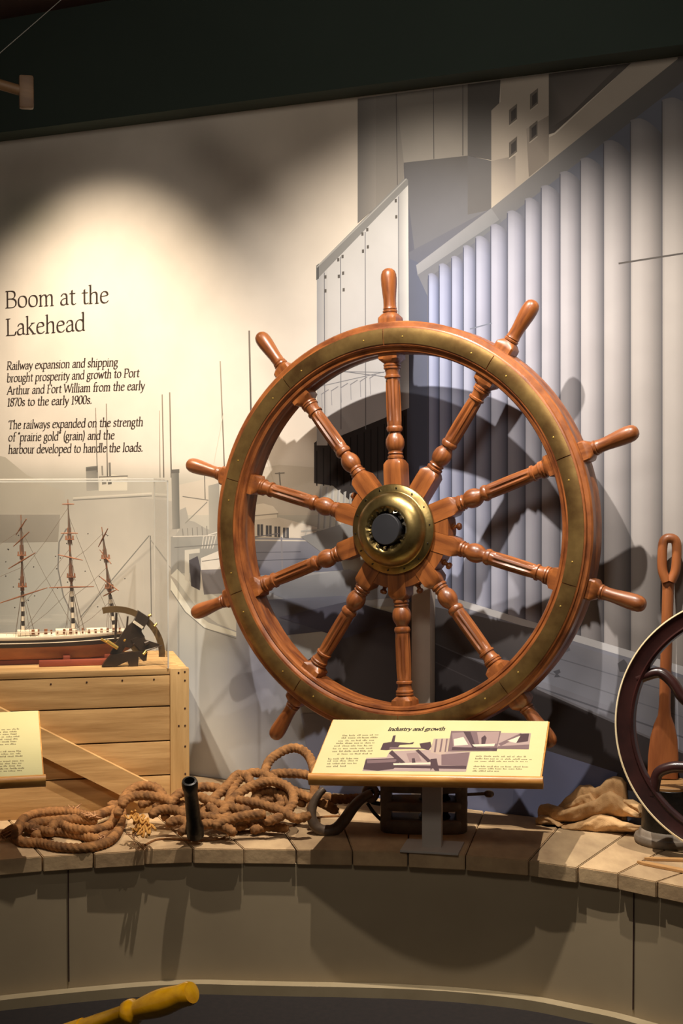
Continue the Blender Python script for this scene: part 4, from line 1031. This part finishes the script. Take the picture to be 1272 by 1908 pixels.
left = [
 ([(30, 1560), (42, 1569), (75, 1571), (113, 1579), (160, 1580), (198, 1570), (217, 1553), (225, 1530), (226, 1512), (216, 1500), (200, 1502)], .014),
 ([(96, 1543), (106, 1534), (132, 1543), (170, 1547), (200, 1540), (214, 1524), (216, 1512)], .03),
 ([(28, 1556), (43, 1528), (66, 1517), (104, 1512), (140, 1514), (172, 1521), (200, 1512), (222, 1505)], .03),
 ([(58, 1548), (62, 1535), (104, 1529), (146, 1526), (180, 1530)], .018),
 ([(62, 1558), (79, 1553), (106, 1550), (150, 1556), (182, 1563), (200, 1551), (214, 1540), (222, 1532)], .014),
 ([(8, 1556), (24, 1545), (44, 1541), (70, 1546), (100, 1552)], .022),
]
def coil(px, py, z):
    p = atz(px, py, z); u = (px - 636.0) / F
    lim = (4.27 + .436 * .2235) / (1 - u * .2235)
    return at(px, py, lim) if p.y > lim else p
for pts, h in left:
    add_rope(bm, [coil(x, y, ZS + RR * .9 + (h - .014)) for x, y in pts], ph=random.random() * 6)
ropeA = obj('rope', bm, M['rope'], smooth=True, sharp=None)
tag(ropeA, 'flat coil of frayed brown rope before the pine crate, left of the iron tube', 'rope')
def fray(name, parent, cx, cy, h, m, n=26, L=0.03, r=0.0012, seed=1, flat=0.6):
    bm = bmesh.new(); rd = random.Random(seed); c = coil(cx, cy, ZS + h)
    for k in range(n):
        a = rd.uniform(0, 2 * pi); e = rd.uniform(-0.1, flat); l = L * rd.uniform(.4, 1.1)
        d = Vector((cos(a), sin(a) * .7, e)); s0 = Vector((rd.uniform(-.012, .012), rd.uniform(-.01, .01), rd.uniform(-.004, .006)))
        q = Vector((rd.uniform(-1, 1), rd.uniform(-1, 1), rd.uniform(-1, .6))) * L * .35
        pts = smoothpath([c + s0, c + s0 + d * l * .5 + q * .5, c + s0 + d * l + q], 3)
        for p in pts: p.z = max(p.z, ZS + r)
        add_tube(bm, pts, [r * (1 - .5 * i / len(pts)) for i in range(len(pts))], 5)
    return obj(name, bm, m, parent)
fray('frayed_end', ropeA, 6, 1558, .015, M['fray'], 34, .032, .0016, 1)
fray('frayed_end', ropeA, 134, 1511, .03, M['fray'], 34, .026, .002, 2)
fray('frayed_end', ropeA, 172, 1522, .03, M['fray'], 26, .02, .002, 3)
fray('frayed_end', ropeA, 72, 1548, .02, M['fray'], 22, .018, .002, 4)
fray('frayed_end', ropeA, 190, 1560, .02, M['fray'], 14, .014, .0018, 9)

bm = bmesh.new()
right = [
 ([(470, 1500), (488, 1460), (494, 1436), (504, 1415), (530, 1398), (553, 1394), (573, 1406), (584, 1432), (586, 1478), (578, 1510)], .03),
 ([(470, 1470), (507, 1444), (540, 1441), (572, 1444), (600, 1456)], .05),
 ([(424, 1500), (431, 1478), (444, 1454), (471, 1440), (497, 1445), (517, 1458), (531, 1479), (540, 1500)], .02),
 ([(372, 1525), (384, 1508), (398, 1489), (428, 1459), (442, 1444), (460, 1447), (470, 1465)], .01),
 ([(410, 1518), (424, 1502), (444, 1479), (474, 1463), (507, 1456), (538, 1468), (547, 1492), (534, 1512), (517, 1524), (490, 1533)], -.02),
 ([(370, 1482), (390, 1492), (424, 1503), (466, 1511)], -.02),
 ([(440, 1488), (452, 1492), (487, 1499), (527, 1512), (552, 1525), (580, 1518)], -.03),
 ([(398, 1541), (414, 1532), (451, 1521), (496, 1516)], -.045),
 ([(366, 1521), (390, 1522), (414, 1526), (430, 1518)], -.03),
 ([(362, 1540), (380, 1536), (400, 1536), (424, 1544), (438, 1554)], -.03),
 ([(218, 1520), (226, 1500), (236, 1480), (259, 1465), (288, 1467), (303, 1482), (306, 1500)], .0),
 ([(224, 1502), (240, 1487), (268, 1482), (309, 1489), (322, 1500)], -.02),
 ([(306, 1525), (315, 1502), (326, 1486), (342, 1475), (365, 1478)], .0),
 ([(280, 1520), (299, 1509), (325, 1509), (348, 1520), (372, 1530)], -.035),
 ([(330, 1480), (356, 1470), (385, 1466), (410, 1470), (430, 1482)], .05),
 ([(520, 1462), (553, 1476), (578, 1487), (606, 1499), (628, 1512)], .01),
 ([(560, 1485), (600, 1487), (640, 1489), (690, 1486)], .03),
 ([(388, 1500), (402, 1515), (392, 1530), (372, 1538)], -.02),
 ([(470, 1480), (500, 1474), (520, 1484), (524, 1500), (500, 1506)], .03),
 ([(310, 1535), (336, 1528), (350, 1540), (334, 1552)], -.03),
 ([(300, 1500), (330, 1512), (360, 1506), (396, 1512), (430, 1520), (470, 1528)], .03),
 ([(440, 1520), (470, 1500), (500, 1490), (540, 1486), (570, 1500)], .05),
]
for pts, push in right: add_rope(bm, [heap(x, y, push) for x, y in pts], ph=random.random() * 6)
for q in range(9):
    bq = random.Random(40 + q); y = 1500 + q * 6; x = 290 + q * 26
    add_rope(bm, [heap(x - 30, y, .05), heap(x, y - 8 + bq.uniform(-5, 5), .06), heap(x + 40, y + bq.uniform(-5, 5), .05)], ph=q)
# thin cord lying along the boards
ropeB = obj('rope', bm, M['rope'], smooth=True, sharp=None)
tag(ropeB, 'tangled heap of brown rope with a standing loop, right of the iron tube', 'rope')
bm = bmesh.new()
pts = [atz(x, y, ZS + .003) for x, y in ((270, 1574), (300, 1563), (370, 1566), (410, 1563), (440, 1550), (500, 1546), (545, 1538), (560, 1530), (600, 1522), (640, 1520))]
add_tube(bm, smoothpath(pts, 6), .0028, 7); cord = obj('cord', bm, M['rope'])
tag(cord, 'thin brown cord lying on the planks along the front of the rope heap', 'cord')
# bundle of yellow twine
bm = bmesh.new(); rd = random.Random(6); c = heap(262, 1535, -.03)
for k in range(10):
    x0, y0 = rd.uniform(232, 262), rd.uniform(1520, 1548); pts = []
    ang = rd.uniform(-.9, .9); am = rd.uniform(6, 15)
    for q in range(6):
        u_, v_ = (q - 2.5) * rd.uniform(4, 7), (am if q % 2 else -am) * rd.uniform(.3, 1.1)
        pts.append(heap(x0 + 12 + u_ * cos(ang) - v_ * sin(ang), min(1562, y0 + u_ * sin(ang) + v_ * cos(ang)), -.080 + rd.uniform(-.03, .01)))
    add_tube(bm, smoothpath(pts, 6), rd.uniform(.0024, .0036), 7)
tw = obj('twine_bundle', bm, M['twine']); tag(tw, 'bundle of yellow twine tied over the brown rope', 'twine')
fray('loose_fibre', tw, 262, 1545, .045, M['twine'], 16, .026, .0015, 12, .5)
fray('loose_fibre', tw, 250, 1555, .02, M['fray'], 16, .024, .0015, 13, .3)

# ---------------------------------------------------------------- iron tube
tb, tt = at(364, 1556, 3.935), at(353, 1456, 3.845)
tb.z = max(tb.z, ZS + .012)
ax = (tt - tb).normalized(); Lt = (tt - tb).length
tube = empty('iron_tube', tb); tube.rotation_mode = 'QUATERNION'; tube.rotation_quaternion = ax.to_track_quat('Z', 'Y')
tag(tube, 'black hollow iron tube leaning out of the rope', 'tube')
bm = bmesh.new(); add_lathe(bm, [(.023, 0), (.024, .03), (.0195, .05), (.018, Lt * .6), (.0175, Lt - .03), (.0205, Lt - .022), (.0212, Lt - .006), (.019, Lt + .002), (.0135, Lt + .003), (.0125, Lt - .004), (.012, Lt - .06)], 32); obj('barrel', bm, M['iron_dark'], tube, sharp=45)
bm = bmesh.new(); add_lathe(bm, [(.0118, Lt - .055), (.0115, Lt - .05)], 24); obj('bore', bm, M['black'], tube)

# ---------------------------------------------------------------- hook and pulley block
hk = [(604, 1470), (594, 1480), (584, 1497), (580, 1520), (588, 1540), (606, 1549), (626, 1544), (642, 1527), (656, 1507), (672, 1490), (690, 1478)]
HD = [4.055, 4.05, 4.045, 4.04, 4.035, 4.035, 4.035, 4.04, 4.05, 4.06, 4.075]
pts = [at(x, y, d) for (x, y), d in zip(hk, HD)]
root = atz(605, 1560, ZS)
hook = empty('cargo_hook', root); tag(hook, 'heavy dark iron cargo hook lying on the planks left of the pulley block', 'hook')
sm = smoothpath([p - root for p in pts], 6); nn = len(sm)
bm = bmesh.new(); add_tube(bm, sm, [0.009 + 0.007 * min(1, 2.2 * i / nn) - 0.003 * max(0, (i / nn - .7) / .3) for i in range(nn)], 16); obj('bend', bm, M['iron'], hook)
bm = bmesh.new(); c = pts[-1] - root
ep = [c + Vector((0.017 * cos(q * pi / 8), 0.01 * sin(q * pi / 8), 0.017 * sin(q * pi / 8))) for q in range(17)]
add_tube(bm, ep, .008, 10); obj('eye', bm, M['iron'], hook)

bc_ = atz(791, 1556, ZS); bc_.y += 0.052
blk = empty('pulley_block', bc_, (0, 0, R(-3)))
tag(blk, 'dark double pulley block lying on its side behind the grey panel post', 'pulley block')
bw, bd = .120, .050
def oval(z, k=1.0, n=40):
    out = []
    for q in range(n):
        a = 2 * pi * q / n; c, s_ = cos(a), sin(a)
        e = 0.55; out.append(Vector((bw * k * math.copysign(abs(c) ** e, c), bd * (k if k < 1 else 1) * math.copysign(abs(s_) ** e, s_), z)))
    return out
for z0, z1 in ((0.0, .038), (.062, .088), (.112, .138)):
    bm = bmesh.new(); add_loft(bm, [oval(z0, .95), oval(z0 + .004, .99), oval(z0 + .010), oval(z1 - .008), oval(z1 - .003, .99), oval(z1, .95)]); obj('cheek', bm, M['iron'], blk, sharp=45)
for sx in (-1, 1):
    bm = bmesh.new(); xa, xb_ = sx * bw * .72, sx * bw * .985
    add_box(bm, (min(xa, xb_), -bd * .80, .004), (max(xa, xb_), bd * .80, .134), bev=.008); obj('end_block', bm, M['iron'], blk, sharp=40)
for z in (.05, .10):
    bm = bmesh.new(); add_lathe(bm, [(.043, z - .012), (.044, z - .009), (.037, z), (.044, z + .009), (.043, z + .012)], 36, mtx=Matrix.Translation((0.03, 0, 0))); obj('sheave', bm, M['iron_dark'], blk, sharp=40)
bm = bmesh.new(); add_lathe(bm, [(.010, .002), (.010, .139), (.006, .141)], 20, mtx=Matrix.Translation((0.03, 0, 0))); obj('pin', bm, M['iron_dark'], blk)
bm = bmesh.new()
add_tube(bm, smoothpath([Vector((-bw * .9, -.02, .075)), Vector((-bw - .02, -.018, .08)), Vector((-bw - .036, -.01, .095)), Vector((-bw - .03, .0, .105)), Vector((-bw * .9, .0, .1))], 6), .006, 10)
add_tube(bm, smoothpath([Vector((-bw * .97, -.03, .035)), Vector((-bw - .016, -.03, .055)), Vector((-bw - .034, -.022, .078))], 5), .005, 8)
obj('shackle', bm, M['iron_dark'], blk)
bm = bmesh.new(); add_tube(bm, [Vector((bw * .95, 0, .100)), Vector((bw + .045, 0, .103)), Vector((bw + .058, 0, .104))], .0045, 8); bmesh.ops.create_icosphere(bm, subdivisions=2, radius=.012, matrix=Matrix.Translation((bw + .058, 0, .103)) @ Matrix.Diagonal((1.2, .8, .9, 1))); obj('becket', bm, M['iron'], blk)

# ---------------------------------------------------------------- folded canvas
from mathutils import noise
cl_base = wl(.37, .06, ZS)
def cpx(x, y): return (980 + x / 4.356, 1420 + y / 4.356)
def outline(pts, x):
    for (a, ya), (b, yb) in zip(pts, pts[1:]):
        if x <= b: 
            t = (x - a) / (b - a); t = t * t * (3 - 2 * t) * .5 + t * .5; return ya + (yb - ya) * t
    return pts[-1][1]
FOLDS = [   # top outline, bottom outline (enlarged photo pixels), distance from the wall, bulge
 ([(262, 345), (340, 270), (440, 182), (520, 178), (560, 204), (600, 190), (660, 130), (720, 108), (775, 116), (808, 160), (816, 300)],
  [(262, 470), (820, 470)], .022, .020, 1),
 ([(300, 360), (360, 320), (450, 262), (520, 250), (560, 300), (590, 330)], [(300, 400), (590, 400)], .040, .012, 5),
 ([(100, 370), (120, 338), (180, 328), (250, 342), (330, 372), (400, 352), (470, 330), (560, 300), (640, 246), (690, 224), (760, 262), (820, 330), (880, 366), (946, 410)],
  [(100, 470), (250, 484), (450, 470), (600, 424), (750, 430), (946, 446)], .048, .030, 2),
 ([(790, 300), (860, 302), (920, 336), (948, 400)], [(790, 330), (860, 380), (948, 420)], .046, .018, 6),
 ([(84, 452), (130, 420), (190, 428), (250, 470), (300, 500)], [(84, 490), (130, 514), (250, 512), (300, 520)], .072, .026, 3),
 ([(118, 496), (180, 505), (260, 524), (380, 490), (480, 462), (560, 425), (620, 411), (690, 432), (800, 470), (962, 510)],
  [(118, 515), (260, 548), (400, 574), (580, 590), (760, 568), (962, 546)], .074, .030, 4),
]
bm = bmesh.new()
for top, bot, w0, bul, sd in FOLDS:
    xa, xb2 = top[0][0], top[-1][0]; NC, NR = 70, 16; grid = []
    for i in range(NC + 1):
        x = xa + (xb2 - xa) * i / NC; yt = outline(top, x); yb_ = max(outline(bot, x), yt + 8); row = []
        e_ = min(1, (i / NC) / .08, (1 - i / NC) / .05); e_ = max(.05, e_) ** .5
        pt, pb_ = onwall(*cpx(x, yt), w0), onwall(*cpx(x, yb_), w0)
        hgt = (pt - pb_).length
        for j in range(NR + 1):
            v = j / NR; th = pi * (v * 1.25 - .12)
            depth = bul * e_ * (sin(pi * min(1, max(0, v * .8 + .06))) ** .7) - (.03 * max(0, v - .8) / .2)
            p = pb_.lerp(pt, min(1.0, v / .86)) if v < .86 else pt - Vector((0, 0, (v - .86) * .06))
            nz_ = noise.noise(Vector((x * .011, v * 2.2, sd * 3.1))) * .010 + noise.noise(Vector((x * .035, v * 5 + x * .01, sd * 7.7))) * .0035
            q = p - WN * (depth + nz_ * e_)
            dist = (WP - q).dot(WN)
            if dist < .012: q = q - WN * (.012 - dist)
            q.z = max(q.z, ZS + .0015)
            row.append(q - cl_base)
        grid.append(row)
    vs = [[bm.verts.new(p) for p in r] for r in grid]
    for i in range(NC):
        for j in range(NR): bm.faces.new((vs[i][j], vs[i + 1][j], vs[i + 1][j + 1], vs[i][j + 1]))
cl = obj('canvas_cloth', bm, M['burlap'], sharp=None); cl.location = cl_base
tag(cl, 'crumpled tan canvas sacking heaped against the mural wall beside the bollard', 'cloth')

# ---------------------------------------------------------------- bollard, paddle, handwheel, slats
bo = wl(.622, .104, ZS)
bol = empty('bollard', bo); tag(bol, 'short dark bollard with flared foot and flat pale top behind the handwheel', 'bollard')
bm = bmesh.new(); add_lathe(bm, [(.088, 0), (.092, .004), (.093, .014), (.090, .020), (.084, .022), (.081, .026), (.079, .034), (.074, .038)], 56); obj('flared_foot', bm, mat('foot_paint', (110, 98, 84), (136, 122, 106), .6, scale=(20, 20, 20)), bol, sharp=40)
bm = bmesh.new(); add_lathe(bm, [(.074, .030), (.073, .148), (.071, .150)], 48); obj('drum', bm, M['iron_dark'], bol, sharp=40)
bm = bmesh.new(); add_lathe(bm, [(.072, .1495), (.073, .156), (.071, .158)], 48); obj('top_disc', bm, M['paddle_pale'], bol, sharp=40)

pbot = at(1234, 1454, 4.0); pbot.z = ZS + .1585
ptop = onwall(1247, 1000, .035)
pz = (ptop - pbot); PL = pz.length
pad = empty('wooden_paddle', pbot); pad.rotation_mode = 'QUATERNION'
zq = pz.normalized(); xq = (WT * .93 + WN * .36); xq = (xq - zq * xq.dot(zq)).normalized(); yq = zq.cross(xq)
pad.rotation_quaternion = Matrix((xq, yq, zq)).transposed().to_quaternion()
tag(pad, 'brown wooden paddle standing on the bollard and leaning on the mural wall', 'paddle')
def psec(z, wx, wy, cx=0, n=20): return [Vector((cx + wx * cos(2 * pi * q / n), wy * sin(2 * pi * q / n), z)) for q in range(n)]
bm = bmesh.new()
k = PL / 0.65
add_loft(bm, [psec(0.002, .036, .004), psec(.004, .040, .006), psec(.06 * k, .040, .007), psec(.11 * k, .036, .009), psec(.145 * k, .028, .012), psec(.17 * k, .018, .013), psec(.19 * k, .016, .014), psec(.22 * k, .0155, .0140), psec(.40 * k, .0155, .0140), psec(.515 * k, .0155, .0140), psec(.545 * k, .019, .013)]); obj('blade_and_shaft', bm, M['paddle'], pad)
bm = bmesh.new(); pts = smoothpath([Vector((-.006, 0, .53 * k)), Vector((-.017, 0, .56 * k)), Vector((-.019, 0, .60 * k)), Vector((-.016, 0, .637 * k)), Vector((0, 0, .646 * k)), Vector((.016, 0, .637 * k)), Vector((.019, 0, .60 * k)), Vector((.017, 0, .56 * k)), Vector((.006, 0, .53 * k))], 5)
add_tube(bm, pts, [.0130] * len(pts), 12); obj('grip', bm, M['paddle'], pad)
bm = bmesh.new(); add_loft(bm, [psec(.10 * k, .006, .0035), psec(.13 * k, .005, .006), psec(.17 * k, .003, .004)]) ; obj('blade_rib', bm, M['paddle'], pad)
pad.children[-1].location = (0, -.010, 0)

hc = at(1392, 1357, 3.74)
hw_ = empty('iron_handwheel', (hc.x, hc.y, hc.z), (R(-4), 0, R(-24)))
tag(hw_, 'large burgundy iron handwheel with cream edge line and curved spokes at the right', 'handwheel')
RO = .331
def ring_part(prof, name, m, n=140):
    bm = bmesh.new(); add_loft(bm, [[Vector((r * cos(2 * pi * q / n), -f, r * sin(2 * pi * q / n))) for r, f in prof] for q in range(n)], closed=True); return obj(name, bm, m, hw_, sharp=35)
ring_part([(RO - .048, .006), (RO - .046, .013), (RO - .040, .016), (RO - .036, .012), (RO - .012, .014), (RO - .004, .018), (RO, .016), (RO, -.020), (RO - .006, -.024), (RO - .040, -.020), (RO - .048, -.010)], 'rim', M['burgundy'])
ring_part([(RO - .0040, .0175), (RO - .0025, .0196), (RO + .0008, .0188), (RO + .001, .013), (RO - .002, .013)], 'edge_line', M['cream_line'])
for q in range(6):
    a0 = R(156 + q * 60); bm = bmesh.new(); pts = []
    for rr_, da in ((.300, 3.0), (.280, -1.0), (.254, -5.5), (.216, -4.5), (.174, 2), (.12, 7), (.06, 9), (.035, 9)):
        pts.append(Vector((rr_ * cos(a0 + R(da)), 0.002, rr_ * sin(a0 + R(da)))))
    sm = smoothpath(pts, 6); add_tube(bm, sm, [.0130 + .004 * i / len(sm) + (.003 * max(0, 1 - i / 9)) for i in range(len(sm))], 14); obj('spoke', bm, M['burgundy'], hw_)
bm = bmesh.new(); add_lathe(bm, [(.050, -.03), (.052, .02), (.045, .03), (.02, .034)], 40, 'Y'); obj('hub', bm, M['burgundy'], hw_, sharp=40)

def slat(px0, py0, px1, py1, w, th_, z, label):
    a, b = atz(px0, py0, ZS + z), atz(px1, py1, ZS + z); d = (b - a).normalized(); n_ = Vector((-d.y, d.x, 0)) * w / 2
    bm = bmesh.new(); up = Vector((0, 0, th_)); c = (a + b) / 2
    add_loft(bm, [[p + n_ * k_ - c, p - n_ * k_ - c, p - n_ * k_ + up - c, p + n_ * k_ + up - c] for p, k_ in ((a, .25), (a.lerp(b, .12), 1), (b, 1))])
    o = obj('wood_slat', bm, M['paddle_pale'], smooth=False); o.location = c; tag(o, label, 'slat', 'split slats by the handwheel')
slat(1187, 1608, 1330, 1636, .020, .006, .001, 'thin pale split slat lying nearest the stage edge by the handwheel')
slat(1200, 1602, 1335, 1606, .018, .006, .001, 'thin pale split slat lying behind another at the handwheel foot')

# ---------------------------------------------------------------- hanging paddle, wire, yellow lever
g0 = at(49, 172, 3.55); g1 = at(-330, 60, 3.45)
hp = empty('hanging_paddle', g0); hp.rotation_mode = 'QUATERNION'
xq = (g0 - g1).normalized(); yq = Vector((0, 0, 1)).cross(xq).normalized(); zq = xq.cross(yq)
hp.rotation_quaternion = Matrix((xq, yq, zq)).transposed().to_quaternion()
tag(hp, 'pale wooden paddle with a T grip hanging near the dark ceiling', 'paddle')
bm = bmesh.new(); add_tube(bm, [Vector((-.56, 0, 0)), Vector((-.2, 0, 0)), Vector((-.01, 0, 0))], [.0135, .0125, .0125], 14); obj('shaft', bm, M['old_paddle'], hp)
bm = bmesh.new(); add_box(bm, (-.017, -.014, -.038), (.017, .014, .038), Matrix.Rotation(R(-14), 4, 'Y'), bev=.006); obj('grip', bm, M['old_paddle'], hp, sharp=40)
bm = bmesh.new(); add_loft(bm, [[Vector((x, wy * cos(2 * pi * q / 20), wz * sin(2 * pi * q / 20))) for q in range(20)] for x, wy, wz in ((-.54, .013, .013), (-.62, .012, .05), (-.74, .010, .075), (-.92, .008, .08), (-1.02, .006, .05), (-1.04, .004, .02))]); obj('blade', bm, M['old_paddle'], hp)
w0 = at(-50, 142, 3.53) ; wtop = at(84, 22, 3.6); dw = (wtop - w0); wtop = w0 + dw * ((ZC - w0.z) / dw.z)
bm = bmesh.new(); add_tube(bm, smoothpath([w0, w0.lerp(wtop, .5) - Vector((0, 0, .006)), wtop], 6), .0009, 6); wr = obj('wire', bm, M['steel_wire']); tag(wr, 'thin wire from the dark ceiling to the hanging paddle', 'wire')
bm = bmesh.new(); w1 = at(-300, 70, 3.46); add_tube(bm, [w1, Vector((w1.x, w1.y, ZC))], .0009, 6); wr = obj('wire', bm, M['steel_wire']); tag(wr, 'thin wire holding the blade end of the hanging paddle beyond the frame', 'wire')

ytip = at(358, 1849, 2.42); ydir = (at(358, 1849, 2.42) - at(195, 1903, 2.52)).normalized()
base = ytip - ydir * .62; yl = empty('yellow_lever', Vector((base.x, base.y, 0)))
tag(yl, 'glossy yellow turned wooden lever handle poking up in the foreground', 'lever')
q = ydir.to_track_quat('Z', 'Y').to_matrix().to_4x4()
prof = [(.016, -.26), (.0165, -.155), (.0215, -.150), (.0225, -.140), (.0215, -.134), (.0165, -.128), (.0175, -.122), (.0205, -.10), (.0225, -.08), (.0225, -.062), (.0205, -.042), (.0190, -.028), (.0192, -.018), (.0195, -.006), (.0175, -.001), (.008, .0005)]
bm = bmesh.new(); add_lathe(bm, prof, 36, mtx=Matrix.Translation(ytip - Vector((base.x, base.y, 0))) @ q); obj('handle', bm, M['yellow'], yl, sharp=50)
bm = bmesh.new(); add_lathe(bm, [(.018, -.64), (.018, -.26)], 24, mtx=Matrix.Translation(ytip - Vector((base.x, base.y, 0))) @ q); obj('shaft', bm, M['yellow'], yl, sharp=50)
bm = bmesh.new(); add_box(bm, (-.05, -.05, 0), (.05, .05, base.z + .03), bev=.006); obj('pedestal', bm, M['iron_dark'], yl, sharp=40)
